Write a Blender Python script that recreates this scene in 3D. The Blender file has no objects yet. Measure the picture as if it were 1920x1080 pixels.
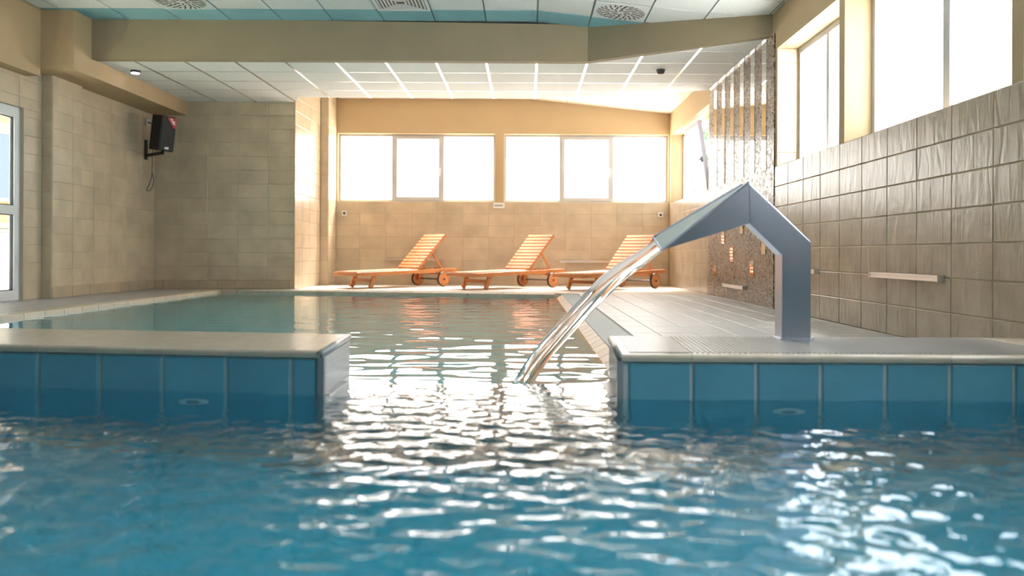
import bpy, math, random
import numpy as np
from mathutils import Matrix, Vector

random.seed(7)
rng = np.random.default_rng(11)
scn = bpy.context.scene
col = scn.collection

# ------------------------------------------------------------------ camera, world, exposure
CAM_Z = 0.55
cam_d = bpy.data.cameras.new('camera')
cam = bpy.data.objects.new('camera', cam_d)
col.objects.link(cam)
cam.location = (0, 0, CAM_Z)
cam.rotation_euler = (math.pi / 2, -0.005, 0)
cam_d.sensor_width = 36
cam_d.lens = 30.0
cam_d.shift_x = -25 / 1920
cam_d.shift_y = -64 / 1920
cam_d.clip_start = 0.05
cam_d.dof.use_dof = True
cam_d.dof.focus_distance = 6.5
cam_d.dof.aperture_fstop = 1.8
scn.camera = cam

w = bpy.data.worlds.new('world')
scn.world = w
w.use_nodes = True
bg = w.node_tree.nodes['Background']
bg.inputs['Color'].default_value = (0.80, 0.90, 1.0, 1)
bg.inputs['Strength'].default_value = 0.55

sun_d = bpy.data.lights.new('sun', 'SUN')
sun = bpy.data.objects.new('sun', sun_d)
col.objects.link(sun)
sun.location = (0, 30, 20)
sun.rotation_euler = (math.radians(-36), 0, math.radians(-8))   # high sun behind the end wall
sun_d.energy = 60.0
sun_d.angle = math.radians(28)
sun_d.color = (1.0, 0.95, 0.88)

scn.view_settings.view_transform = 'Standard'
scn.view_settings.look = 'None'
scn.view_settings.gamma = 1.0
scn.view_settings.use_curve_mapping = False
scn.view_settings.exposure = 1.15
scn.cycles.use_denoising = True
scn.cycles.max_bounces = 8
scn.cycles.diffuse_bounces = 4
scn.cycles.glossy_bounces = 3
scn.cycles.transmission_bounces = 5
scn.cycles.use_adaptive_sampling = True
scn.cycles.adaptive_threshold = 0.1
scn.cycles.adaptive_min_samples = 16
scn.cycles.use_light_tree = False
scn.cycles.sample_clamp_indirect = 8.0

FAR_GLOW = 2.3       # daylight coming through the frosted panes of the end wall
SIDE_GLOW = 2.4      # daylight coming through the frosted panes of the right wall

# ------------------------------------------------------------------ materials
MATS = {}


def new_mat(name):
    m = bpy.data.materials.new(name)
    m.use_nodes = True
    MATS[name] = m
    nt = m.node_tree
    return m, nt, nt.nodes['Principled BSDF']


def N(nt, kind, **kw):
    n = nt.nodes.new(kind)
    for k, v in kw.items():
        setattr(n, k, v)
    return n


def simple(name, rgb, rough=0.5, metal=0.0, spec=0.5, noise=0.0, nscale=8.0, bump=0.0, bscale=60.0, rand=0.0, coat=0.0):
    m, nt, p = new_mat(name)
    p.inputs['Base Color'].default_value = (*rgb, 1)
    p.inputs['Roughness'].default_value = rough
    p.inputs['Metallic'].default_value = metal
    p.inputs['Specular IOR Level'].default_value = spec
    p.inputs['Coat Weight'].default_value = coat
    p.inputs['Coat Roughness'].default_value = 0.08
    L = nt.links
    src = None
    if noise > 0:
        g = N(nt, 'ShaderNodeNewGeometry')
        t = N(nt, 'ShaderNodeTexNoise')
        t.inputs['Scale'].default_value = nscale
        t.inputs['Detail'].default_value = 6
        L.new(g.outputs['Position'], t.inputs['Vector'])
        mr = N(nt, 'ShaderNodeMapRange')
        mr.inputs['From Min'].default_value = 0.25
        mr.inputs['From Max'].default_value = 0.75
        mr.inputs['To Min'].default_value = 1 - noise
        mr.inputs['To Max'].default_value = 1 + noise
        L.new(t.outputs['Fac'], mr.inputs['Value'])
        src = mr.outputs['Result']
    if rand > 0:
        oi = N(nt, 'ShaderNodeObjectInfo')
        mr = N(nt, 'ShaderNodeMapRange')
        mr.inputs['To Min'].default_value = 1 - rand
        mr.inputs['To Max'].default_value = 1 + rand
        L.new(oi.outputs['Random'], mr.inputs['Value'])
        if src is None:
            src = mr.outputs['Result']
        else:
            mu = N(nt, 'ShaderNodeMath', operation='MULTIPLY')
            L.new(src, mu.inputs[0])
            L.new(mr.outputs['Result'], mu.inputs[1])
            src = mu.outputs[0]
    if src is not None:
        vm = N(nt, 'ShaderNodeVectorMath', operation='SCALE')
        vm.inputs[0].default_value = rgb
        L.new(src, vm.inputs['Scale'])
        L.new(vm.outputs['Vector'], p.inputs['Base Color'])
    if bump > 0:
        g = N(nt, 'ShaderNodeNewGeometry')
        t = N(nt, 'ShaderNodeTexNoise')
        t.inputs['Scale'].default_value = bscale
        t.inputs['Detail'].default_value = 3
        L.new(g.outputs['Position'], t.inputs['Vector'])
        b = N(nt, 'ShaderNodeBump')
        b.inputs['Strength'].default_value = bump
        b.inputs['Distance'].default_value = 0.01
        L.new(t.outputs['Fac'], b.inputs['Height'])
        L.new(b.outputs['Normal'], p.inputs['Normal'])
    return m


PAINT = simple('wall_paint', (0.50, 0.375, 0.225), 0.75, spec=0.25, noise=0.03, nscale=3, bump=0.05, bscale=180)
PAINT_SHADED = simple('shaded_wall_paint', (0.375, 0.305, 0.20), 0.75, spec=0.25, noise=0.03, nscale=3, bump=0.05, bscale=180)  # same wall paint, with the fascia's shade darkened into its colour
BEIGE_TILE = simple('beige_wall_tile', (0.58, 0.48, 0.34), 0.30, spec=0.5, noise=0.14, nscale=4, rand=0.06, bump=0.04, bscale=25)
SKIRT_TILE = simple('skirting_tile', (0.50, 0.40, 0.27), 0.35, noise=0.10, nscale=6, rand=0.05)
GROUT_BEIGE = simple('beige_grout', (0.55, 0.47, 0.36), 0.85, spec=0.2)
GROUT_WHITE = simple('pale_grout', (0.62, 0.62, 0.60), 0.8, spec=0.2)
DECK_TILE = simple('deck_tile', (0.43, 0.42, 0.42), 0.38, spec=0.5, noise=0.08, nscale=7, rand=0.05, bump=0.03, bscale=40)
DECK_BASE = simple('deck_base', (0.55, 0.50, 0.44), 0.6, noise=0.05)
COPING = simple('tan_coping_tile', (0.55, 0.36, 0.23), 0.4, noise=0.08, nscale=9, rand=0.10)
COPING_LIGHT = simple('cream_coping_tile', (0.66, 0.55, 0.42), 0.35, noise=0.07, nscale=9, rand=0.05)
CAP = simple('cream_cap_tile', (0.58, 0.50, 0.40), 0.22, spec=0.6, noise=0.08, nscale=12, rand=0.04)
RIBTILE = simple('ribbed_tile', (0.32, 0.32, 0.32), 0.3, noise=0.04, nscale=12)
POOL_TILE = simple('blue_pool_tile', (0.16, 0.41, 0.53), 0.18, spec=0.5, noise=0.07, nscale=4, rand=0.06)
CEIL_PANEL = simple('ceiling_panel', (0.82, 0.85, 0.84), 0.75, spec=0.2, noise=0.04, nscale=30, rand=0.02)
CEIL_BLUE = simple('pale_blue_ceiling_panel', (0.30, 0.55, 0.62), 0.7, spec=0.2, noise=0.05, nscale=3)
CEIL_CREAM = simple('cream_ceiling_panel', (0.82, 0.78, 0.68), 0.7, spec=0.2, noise=0.03, nscale=3)
CEIL_JOINT = simple('ceiling_joint', (0.34, 0.38, 0.38), 0.7)
TBAR = simple('grid_bar_metal', (0.80, 0.80, 0.80), 0.22, metal=0.85)
CROSSBAR = simple('cross_bar_metal', (0.62, 0.62, 0.62), 0.38, metal=0.6)
WHITE_PVC = simple('white_window_frame', (0.52, 0.53, 0.54), 0.35, spec=0.5, noise=0.02)
SASH_GREY = simple('grey_sash_frame', (0.24, 0.23, 0.26), 0.4, noise=0.02)
GREY_PVC = simple('pale_door_frame', (0.74, 0.78, 0.78), 0.35, noise=0.02)
GASKET = simple('dark_gasket', (0.03, 0.03, 0.06), 0.5)
MIRROR = simple('mirror_glass', (0.88, 0.88, 0.86), 0.03, metal=1.0)
ALU = simple('brushed_aluminium', (0.78, 0.78, 0.78), 0.3, metal=0.9, noise=0.05, nscale=40)
BLACK = simple('black_plastic', (0.012, 0.012, 0.014), 0.45, noise=0.2, nscale=30)
GRILLE = simple('speaker_grille', (0.035, 0.033, 0.036), 0.5, noise=0.5, nscale=160, bump=0.5, bscale=400)
RED = simple('red_print', (0.45, 0.03, 0.04), 0.4)
WHITE = simple('white_plastic', (0.80, 0.80, 0.78), 0.4)
DARKGREY = simple('dark_grey_plastic', (0.07, 0.07, 0.08), 0.5)
GREYPRINT = simple('grey_print', (0.25, 0.25, 0.22), 0.6)
CABLE = simple('cable_sheath', (0.10, 0.07, 0.06), 0.5)
REDCABLE = simple('red_cable_sheath', (0.30, 0.07, 0.04), 0.5)
RUBBER = simple('rubber_tyre', (0.025, 0.022, 0.022), 0.6)
DARKSTEEL = simple('dark_steel', (0.10, 0.09, 0.09), 0.4, metal=0.7)
GRATE = simple('grey_grate', (0.30, 0.34, 0.34), 0.4, noise=0.05)
GROUND = simple('outdoor_paving', (0.45, 0.40, 0.32), 0.8, noise=0.15, nscale=2)
BROWNBEAM = simple('brown_awning', (0.30, 0.16, 0.06), 0.6, noise=0.1)
LEAF = simple('tree_leaf', (0.06, 0.14, 0.05), 0.5, rand=0.3)
BARK = simple('tree_bark', (0.12, 0.08, 0.05), 0.8)
BASIN_FAR = simple('far_basin_blue', (0.03, 0.66, 0.76), 0.5, noise=0.06, nscale=4)
BASIN = simple('basin_blue', (0.006, 0.58, 0.82), 0.5, noise=0.06, nscale=4)


def wood():
    m, nt, p = new_mat('oiled_teak')
    L = nt.links
    tc = N(nt, 'ShaderNodeTexCoord')
    mp = N(nt, 'ShaderNodeMapping')
    mp.inputs['Scale'].default_value = (3, 30, 30)
    t = N(nt, 'ShaderNodeTexNoise')
    t.inputs['Scale'].default_value = 3
    t.inputs['Detail'].default_value = 5
    cr = N(nt, 'ShaderNodeValToRGB')
    cr.color_ramp.elements[0].position = 0.3
    cr.color_ramp.elements[0].color = (0.40, 0.13, 0.035, 1)
    cr.color_ramp.elements[1].position = 0.75
    cr.color_ramp.elements[1].color = (0.66, 0.27, 0.08, 1)
    L.new(tc.outputs['Object'], mp.inputs['Vector'])
    L.new(mp.outputs['Vector'], t.inputs['Vector'])
    L.new(t.outputs['Fac'], cr.inputs['Fac'])
    L.new(cr.outputs['Color'], p.inputs['Base Color'])
    p.inputs['Roughness'].default_value = 0.36
    p.inputs['Specular IOR Level'].default_value = 0.6
    return m


WOOD = wood()


def glazed_tile():
    # glazed wall tile with a rippled surface
    m, nt, p = new_mat('rippled_glazed_tile')
    L = nt.links
    g = N(nt, 'ShaderNodeNewGeometry')
    oi = N(nt, 'ShaderNodeObjectInfo')
    mp = N(nt, 'ShaderNodeMapping')
    mp.inputs['Scale'].default_value = (1, 12, 3.2)
    add = N(nt, 'ShaderNodeVectorMath', operation='ADD')
    sc = N(nt, 'ShaderNodeVectorMath', operation='SCALE')
    sc.inputs[0].default_value = (7, 3, 5)
    L.new(oi.outputs['Random'], sc.inputs['Scale'])
    L.new(g.outputs['Position'], add.inputs[0])
    L.new(sc.outputs['Vector'], add.inputs[1])
    L.new(add.outputs['Vector'], mp.inputs['Vector'])
    t = N(nt, 'ShaderNodeTexNoise')
    t.inputs['Scale'].default_value = 1.0
    t.inputs['Detail'].default_value = 2.5
    t.inputs['Distortion'].default_value = 0.6
    L.new(mp.outputs['Vector'], t.inputs['Vector'])
    b = N(nt, 'ShaderNodeBump')
    b.inputs['Strength'].default_value = 0.5
    b.inputs['Distance'].default_value = 0.012
    L.new(t.outputs['Fac'], b.inputs['Height'])
    L.new(b.outputs['Normal'], p.inputs['Normal'])
    t2 = N(nt, 'ShaderNodeTexNoise')
    t2.inputs['Scale'].default_value = 4
    t2.inputs['Detail'].default_value = 5
    L.new(g.outputs['Position'], t2.inputs['Vector'])
    cr = N(nt, 'ShaderNodeValToRGB')
    cr.color_ramp.elements[0].position = 0.3
    cr.color_ramp.elements[0].color = (0.42, 0.34, 0.25, 1)
    cr.color_ramp.elements[1].position = 0.7
    cr.color_ramp.elements[1].color = (0.52, 0.43, 0.33, 1)
    L.new(t2.outputs['Fac'], cr.inputs['Fac'])
    L.new(cr.outputs['Color'], p.inputs['Base Color'])
    p.inputs['Roughness'].default_value = 0.26
    p.inputs['Specular IOR Level'].default_value = 0.32
    return m


GLAZED = glazed_tile()


def mosaic():
    m, nt, p = new_mat('small_stone_mosaic')
    L = nt.links
    g = N(nt, 'ShaderNodeNewGeometry')
    S = 1 / 0.022
    sc = N(nt, 'ShaderNodeVectorMath', operation='SCALE')
    sc.inputs['Scale'].default_value = S
    L.new(g.outputs['Position'], sc.inputs[0])
    fl = N(nt, 'ShaderNodeVectorMath', operation='FLOOR')
    L.new(sc.outputs['Vector'], fl.inputs[0])
    wn = N(nt, 'ShaderNodeTexWhiteNoise', noise_dimensions='3D')
    sx = N(nt, 'ShaderNodeSeparateXYZ')
    L.new(fl.outputs['Vector'], sx.inputs['Vector'])
    cx = N(nt, 'ShaderNodeCombineXYZ')
    L.new(sx.outputs['Y'], cx.inputs['Y'])
    L.new(sx.outputs['Z'], cx.inputs['Z'])
    L.new(cx.outputs['Vector'], wn.inputs['Vector'])
    cr = N(nt, 'ShaderNodeValToRGB')
    cr.color_ramp.interpolation = 'CONSTANT'
    e = cr.color_ramp.elements
    e[0].position = 0
    e[0].color = (0.085, 0.05, 0.03, 1)
    e[1].position = 0.25
    e[1].color = (0.19, 0.115, 0.07, 1)
    for pos, c in ((0.5, (0.29, 0.19, 0.125, 1)), (0.72, (0.42, 0.30, 0.21, 1)), (0.9, (0.56, 0.46, 0.37, 1))):
        k = e.new(pos)
        k.color = c
    L.new(wn.outputs['Value'], cr.inputs['Fac'])
    # grout
    fr = N(nt, 'ShaderNodeVectorMath', operation='FRACTION')
    L.new(sc.outputs['Vector'], fr.inputs[0])
    s2 = N(nt, 'ShaderNodeSeparateXYZ')
    L.new(fr.outputs['Vector'], s2.inputs['Vector'])
    outs = []
    for ax in ('Y', 'Z'):
        c = N(nt, 'ShaderNodeMath', operation='COMPARE')
        c.inputs[1].default_value = 0.5
        c.inputs[2].default_value = 0.42
        L.new(s2.outputs[ax], c.inputs[0])
        outs.append(c)
    mul = N(nt, 'ShaderNodeMath', operation='MULTIPLY')
    L.new(outs[0].outputs[0], mul.inputs[0])
    L.new(outs[1].outputs[0], mul.inputs[1])
    mix = N(nt, 'ShaderNodeMix', data_type='RGBA')
    mix.inputs['A'].default_value = (0.25, 0.20, 0.15, 1)
    L.new(mul.outputs[0], mix.inputs['Factor'])
    L.new(cr.outputs['Color'], mix.inputs['B'])
    L.new(mix.outputs['Result'], p.inputs['Base Color'])
    # each tessera leans its own way
    h = N(nt, 'ShaderNodeBump')
    h.inputs['Strength'].default_value = 0.4
    h.inputs['Distance'].default_value = 0.004
    L.new(mul.outputs[0], h.inputs['Height'])
    L.new(h.outputs['Normal'], p.inputs['Normal'])
    rr = N(nt, 'ShaderNodeMapRange')
    rr.inputs['To Min'].default_value = 0.15
    rr.inputs['To Max'].default_value = 0.55
    L.new(wn.outputs['Value'], rr.inputs['Value'])
    L.new(rr.outputs['Result'], p.inputs['Roughness'])
    return m


MOSAIC = mosaic()


def steel():
    m, nt, p = new_mat('stainless_steel')
    L = nt.links
    p.inputs['Metallic'].default_value = 1
    p.inputs['Base Color'].default_value = (0.60, 0.65, 0.80, 1)
    g = N(nt, 'ShaderNodeNewGeometry')
    t = N(nt, 'ShaderNodeTexNoise')
    t.inputs['Scale'].default_value = 9
    t.inputs['Detail'].default_value = 4
    L.new(g.outputs['Position'], t.inputs['Vector'])
    mr = N(nt, 'ShaderNodeMapRange')
    mr.inputs['To Min'].default_value = 0.27
    mr.inputs['To Max'].default_value = 0.31
    L.new(t.outputs['Fac'], mr.inputs['Value'])
    L.new(mr.outputs['Result'], p.inputs['Roughness'])
    return m


STEEL = steel()
CHANNEL = simple('wet_polished_steel', (0.78, 0.78, 0.78), 0.12, metal=1.0)


def glow(name, rgb, s, thru=0.0):
    m = bpy.data.materials.new(name)
    m.use_nodes = True
    nt = m.node_tree
    nt.nodes.clear()
    o = N(nt, 'ShaderNodeOutputMaterial')
    e = N(nt, 'ShaderNodeEmission')
    e.inputs['Color'].default_value = (*rgb, 1)
    e.inputs['Strength'].default_value = s
    if thru > 0:      # film that lets part of the sun straight through
        tr = N(nt, 'ShaderNodeBsdfTransparent')
        tr.inputs['Color'].default_value = (thru, thru, thru, 1)
        ad = N(nt, 'ShaderNodeAddShader')
        nt.links.new(e.outputs[0], ad.inputs[0])
        nt.links.new(tr.outputs[0], ad.inputs[1])
        nt.links.new(ad.outputs[0], o.inputs['Surface'])
    else:
        nt.links.new(e.outputs[0], o.inputs['Surface'])
    return m


PANE_FAR = glow('frosted_pane_end_wall', (1.0, 0.95, 0.88), FAR_GLOW, .6)
PANE_SIDE = glow('frosted_pane_side_wall', (0.82, 0.93, 1.0), SIDE_GLOW, .6)
PANE_CORNER = glow('frosted_pane_corner_window', (0.95, 0.97, 1.0), 1.3, .5)
PANE_MARK = glow('marker_line_on_lit_pane', (0.90, 0.93, 0.95), 0.85)
LAMP = glow('small_lamp_lens', (0.95, 0.95, 1.0), 6.0)


def clear_glass():
    m = bpy.data.materials.new('clear_door_glass')
    m.use_nodes = True
    nt = m.node_tree
    nt.nodes.clear()
    o = N(nt, 'ShaderNodeOutputMaterial')
    tr = N(nt, 'ShaderNodeBsdfTransparent')
    tr.inputs['Color'].default_value = (0.9, 0.95, 0.95, 1)
    gl = N(nt, 'ShaderNodeBsdfGlossy')
    gl.inputs['Roughness'].default_value = 0.02
    lw = N(nt, 'ShaderNodeLayerWeight')
    lw.inputs['Blend'].default_value = 0.5
    pw5 = N(nt, 'ShaderNodeMath', operation='POWER')
    pw5.inputs[1].default_value = 5
    nt.links.new(lw.outputs['Facing'], pw5.inputs[0])
    f = N(nt, 'ShaderNodeMath', operation='MULTIPLY_ADD')
    f.inputs[1].default_value = .9
    f.inputs[2].default_value = .04
    nt.links.new(pw5.outputs[0], f.inputs[0])
    mx = N(nt, 'ShaderNodeMixShader')
    nt.links.new(f.outputs[0], mx.inputs[0])
    nt.links.new(tr.outputs[0], mx.inputs[1])
    nt.links.new(gl.outputs[0], mx.inputs[2])
    nt.links.new(mx.outputs[0], o.inputs['Surface'])
    return m


DOORGLASS = clear_glass()


def water(name, tint, bump, scale):
    m, nt, p = new_mat(name)
    L = nt.links
    p.inputs['Base Color'].default_value = (*tint, 1)
    p.inputs['Transmission Weight'].default_value = 1.0
    p.inputs['Roughness'].default_value = 0.0
    p.inputs['IOR'].default_value = 1.333
    if bump > 0:
        g = N(nt, 'ShaderNodeNewGeometry')
        t = N(nt, 'ShaderNodeTexNoise')
        t.inputs['Scale'].default_value = scale
        t.inputs['Detail'].default_value = 2
        L.new(g.outputs['Position'], t.inputs['Vector'])
        b = N(nt, 'ShaderNodeBump')
        b.inputs['Strength'].default_value = bump
        b.inputs['Distance'].default_value = 0.01
        L.new(t.outputs['Fac'], b.inputs['Height'])
        L.new(b.outputs['Normal'], p.inputs['Normal'])
    return m


WATER_NEAR = water('pool_water_near', (0.72, 0.95, 1.0), 0.10, 22)
WATER_FAR = water('pool_water_far', (0.72, 0.95, 1.0), 0.0, 10)
STREAM = water('falling_water', (0.97, 0.99, 1.0), 0.0, 10)
STREAM.node_tree.nodes['Principled BSDF'].inputs['Roughness'].default_value = 0.08


# ------------------------------------------------------------------ geometry helpers
def link(o, parent=None):
    col.objects.link(o)
    if parent is not None:
        o.parent = parent
    return o


def tag(o, label, cat, group=None, kind=None):
    o['label'] = label
    o['category'] = cat
    if group:
        o['group'] = group
    if kind:
        o['kind'] = kind
    return o


def make_mesh(name, V, F, mat=None, smooth=False):
    me = bpy.data.meshes.new(name)
    me.from_pydata([tuple(v) for v in V], [], F)
    if mat:
        me.materials.append(mat)
    if smooth:
        me.polygons.foreach_set('use_smooth', [True] * len(me.polygons))
    me.update()
    return me


def obj(name, V, F, mat, parent=None, smooth=False, origin=None):
    """mesh object; V in the parent's space; origin = own origin (parent's space)"""
    if origin is None:
        A = np.array(V, float)
        c = (A.min(0) + A.max(0)) / 2
        origin = (c[0], c[1], A[:, 2].min())
    V = [(v[0] - origin[0], v[1] - origin[1], v[2] - origin[2]) for v in V]
    o = bpy.data.objects.new(name, make_mesh(name, V, F, mat, smooth))
    o.location = origin
    return link(o, parent)


BF = [(0, 3, 2, 1), (4, 5, 6, 7), (0, 1, 5, 4), (1, 2, 6, 5), (2, 3, 7, 6), (3, 0, 4, 7)]


class MB:
    def __init__(s):
        s.V, s.F = [], []

    def add(s, V, F):
        n = len(s.V)
        s.V += [tuple(v) for v in V]
        s.F += [tuple(i + n for i in f) for f in F]
        return s

    def box(s, x0, x1, y0, y1, z0, z1):
        return s.add([(x0, y0, z0), (x1, y0, z0), (x1, y1, z0), (x0, y1, z0),
                      (x0, y0, z1), (x1, y0, z1), (x1, y1, z1), (x0, y1, z1)], BF)

    def prism(s, poly, z0, z1):
        """poly counter-clockwise in XY"""
        n = len(poly)
        V = [(x, y, z0) for x, y in poly] + [(x, y, z1) for x, y in poly]
        F = [tuple(range(n))[::-1], tuple(range(n, 2 * n))] + [(i, (i + 1) % n, n + (i + 1) % n, n + i) for i in range(n)]
        return s.add(V, F)

    def bar(s, a, b, wdt, hgt, up=(0, 0, 1)):
        a, b = Vector(a), Vector(b)
        d = (b - a).normalized()
        upv = Vector(up)
        sd = d.cross(upv)
        if sd.length < 1e-4:
            sd = d.cross(Vector((1, 0, 0)))
        sd.normalize()
        u = sd.cross(d).normalized()
        sd *= wdt / 2
        u *= hgt / 2
        V = [a - sd - u, a + sd - u, b + sd - u, b - sd - u, a - sd + u, a + sd + u, b + sd + u, b - sd + u]
        return s.add(V, BF)

    def tube(s, pts, r, n=10, caps=True):
        pts = [Vector(p) for p in pts]
        rings = []
        for i, p in enumerate(pts):
            d = (pts[min(i + 1, len(pts) - 1)] - pts[max(i - 1, 0)]).normalized()
            a = d.cross(Vector((0, 0, 1)))
            if a.length < 1e-3:
                a = d.cross(Vector((0, 1, 0)))
            a.normalize()
            b = d.cross(a).normalized()
            rr = r[i] if isinstance(r, (list, tuple)) else r
            rings.append([p + (a * math.cos(2 * math.pi * k / n) + b * math.sin(2 * math.pi * k / n)) * rr for k in range(n)])
        V = [v for R in rings for v in R]
        F = []
        for i in range(len(rings) - 1):
            for k in range(n):
                F.append((i * n + k, i * n + (k + 1) % n, (i + 1) * n + (k + 1) % n, (i + 1) * n + k))
        if caps:
            F.append(tuple(range(n))[::-1])
            F.append(tuple(range((len(rings) - 1) * n, len(rings) * n)))
        return s.add(V, F)

    def build(s, name, mat, parent=None, smooth=False, origin=None):
        return obj(name, s.V, s.F, mat, parent, smooth, origin)


def box(name, x0, x1, y0, y1, z0, z1, mat, parent=None):
    return MB().box(x0, x1, y0, y1, z0, z1).build(name, mat, parent)


def empty(name, loc=(0, 0, 0), rz=0.0):
    o = bpy.data.objects.new(name, None)
    o.location = loc
    o.rotation_euler = (0, 0, rz)
    o.empty_display_size = 0.2
    return link(o)


def bevel(o, wdt, seg=2):
    md = o.modifiers.new('bevel', 'BEVEL')
    md.width = wdt
    md.segments = seg
    md.limit_method = 'ANGLE'
    return o


def under(part, child):
    """make child a sub-part of part (both hang on the same thing, parts are not rotated)"""
    child.parent = part
    child.location = child.location - part.location
    return child


def struct(name, mb, mat, label, cat='wall'):
    o = mb.build(name, mat, origin=(0, 0, 0))
    return tag(o, label, cat, kind='structure')


# ---- tiles: shared meshes, each tile an object of its own
TILE_CACHE = {}


def tile_mesh(wd, ht, th, mat, ch=0.004):
    key = (round(wd, 4), round(ht, 4), round(th, 4), mat.name)
    if key in TILE_CACHE:
        return TILE_CACHE[key]
    a, b = wd / 2, ht / 2
    c = min(ch, a * 0.4, b * 0.4)
    V = [(-a, -b, 0), (a, -b, 0), (a, b, 0), (-a, b, 0),
         (-a, -b, th - c * .6), (a, -b, th - c * .6), (a, b, th - c * .6), (-a, b, th - c * .6),
         (-a + c, -b + c, th), (a - c, -b + c, th), (a - c, b - c, th), (-a + c, b - c, th)]
    F = [(0, 1, 5, 4), (1, 2, 6, 5), (2, 3, 7, 6), (3, 0, 4, 7),
         (4, 5, 9, 8), (5, 6, 10, 9), (6, 7, 11, 10), (7, 4, 8, 11), (8, 9, 10, 11)]
    me = make_mesh('tile', V, F, mat)
    TILE_CACHE[key] = me
    return me


def tile_field(parent, org, u, v, rect, wd, ht, mat, u_off=0.0, v_off=0.0, joint=0.006, th=0.008, name='tile', stagger=0.0, jit=0.0):
    """tiles over rect (u0,u1,v0,v1) on the plane org + u*U + v*V, n = u x v; joints at u_off + k*wd"""
    org, u, v = Vector(org), Vector(u).normalized(), Vector(v).normalized()
    n = u.cross(v)
    u0, u1, v0, v1 = rect
    j0, j1 = math.floor((v0 - v_off) / ht + 1e-6), math.ceil((v1 - v_off) / ht - 1e-6)
    for j in range(j0, j1):
        so = u_off + (stagger * wd if j % 2 else 0)
        i0, i1 = math.floor((u0 - so) / wd + 1e-6), math.ceil((u1 - so) / wd - 1e-6)
        for i in range(i0, i1):
            a0, a1 = max(u0, so + i * wd), min(u1, so + (i + 1) * wd)
            b0, b1 = max(v0, v_off + j * ht), min(v1, v_off + (j + 1) * ht)
            if a1 - a0 < 0.025 or b1 - b0 < 0.02:
                continue
            me = tile_mesh(a1 - a0 - joint, b1 - b0 - joint, th, mat)
            o = bpy.data.objects.new(name, me)
            p = org + u * (a0 + a1) / 2 + v * (b0 + b1) / 2
            tx, ty = random.uniform(-jit, jit), random.uniform(-jit, jit)
            nn = (n + u * tx + v * ty).normalized()
            uu = (u - nn * u.dot(nn)).normalized()
            vv = nn.cross(uu)
            o.matrix_local = Matrix(((uu.x, vv.x, nn.x, p.x), (uu.y, vv.y, nn.y, p.y), (uu.z, vv.z, nn.z, p.z), (0, 0, 0, 1)))
            link(o, parent)


# ---- convex clipping for ceiling panels
def clip(poly, conv):
    out = poly
    m = len(conv)
    for i in range(m):
        ax, ay = conv[i]
        bx, by = conv[(i + 1) % m]
        inp, out = out, []
        for k in range(len(inp)):
            p, q = inp[k], inp[(k + 1) % len(inp)]
            sp = (bx - ax) * (p[1] - ay) - (by - ay) * (p[0] - ax)
            sq = (bx - ax) * (q[1] - ay) - (by - ay) * (q[0] - ax)
            if sp >= 0:
                out.append(p)
            if (sp >= 0) != (sq >= 0):
                t = sp / (sp - sq)
                out.append((p[0] + (q[0] - p[0]) * t, p[1] + (q[1] - p[1]) * t))
        if len(out) < 3:
            return []
    return out


def area(p):
    return abs(sum(p[i][0] * p[(i + 1) % len(p)][1] - p[(i + 1) % len(p)][0] * p[i][1] for i in range(len(p)))) / 2


# ------------------------------------------------------------------ main dimensions (metres, floor of the deck at z = 0)
YF = 15.10        # end wall
XR = 2.548        # right wall
XL = -5.61        # left wall beyond the pilaster
YA = 12.90        # wall of the recess on the left
XA = -3.494       # its free corner
SOF = 2.83        # underside of the dropped ceiling
CEIL = 3.295      # flat main ceiling
SILL, LINT = 1.453, 2.65
TW, TH = 0.4546, 0.20757
Y0 = -5.0         # wall behind the photographer


def ceil_z(x):
    return CEIL if x < 0.1 else CEIL - (x - 0.1) * (CEIL - 3.048) / (XR - 0.1)


# ------------------------------------------------------------------ walls
OPEN = [(11.86, 15.0), (6.95, 8.67), (4.48, 6.83), (1.96, 4.37), (-0.62, 1.84)]
mb = MB()
mb.box(XR, XR + .34, Y0, YF + .4, -1.4, SILL)
mb.box(XR, XR + .34, Y0, YF + .4, LINT, 3.5)
edges = sorted([Y0] + [e for o in OPEN for e in o] + [YF + .4])
for i in range(0, len(edges), 2):
    mb.box(XR, XR + .34, edges[i], edges[i + 1], SILL, LINT)
wall_r = struct('wall_right', mb, PAINT, 'right wall with rippled beige tiles under a row of windows')
UR, UZ = (0, -1, 0), (0, 0, 1)


def on_right(y0, y1, z0, z1, mat=GLAZED, wd=TW, ht=TH, joint=0.005):
    tile_field(wall_r, (XR, 0, 0), UR, UZ, (-y1, -y0, z0, z1), wd, ht, mat, u_off=-8.281, joint=joint, th=0.004, jit=0.004)


on_right(3.4, 8.73, 0, SILL)
on_right(11.82, 15.08, 0, SILL)
# tiled jamb of the second window
tile_field(wall_r, (0, 8.67, 0), (1, 0, 0), UZ, (XR, XR + .2, SILL, LINT), 0.3, 0.4546, BEIGE_TILE, u_off=XR, v_off=SILL + .14, th=0.006)

# end wall: openings for two windows
FW = [(-3.33, -0.538), (-0.387, 2.529)]
FZ0, FZ1 = 1.465, 2.67
mb = MB()
mb.box(-3.60, XR + .3, YF, YF + .34, -1.4, FZ0)
mb.box(-3.60, XR + .3, YF, YF + .34, FZ1, 3.5)
mb.box(-3.60, FW[0][0], YF, YF + .34, FZ0, FZ1)
mb.box(FW[0][1], FW[1][0], YF, YF + .34, FZ0, FZ1)
mb.box(FW[1][1], XR + .3, YF, YF + .34, FZ0, FZ1)
wall_f = struct('wall_back', mb, PAINT, 'orange beige end wall with two wide windows behind the loungers')
tile_field(wall_f, (0, YF, 0), (1, 0, 0), UZ, (-3.35, XR - .01, 0, FZ0), TW, TH + .0017, BEIGE_TILE, u_off=0.71, joint=0.003, th=0.004, jit=0.002)

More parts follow.
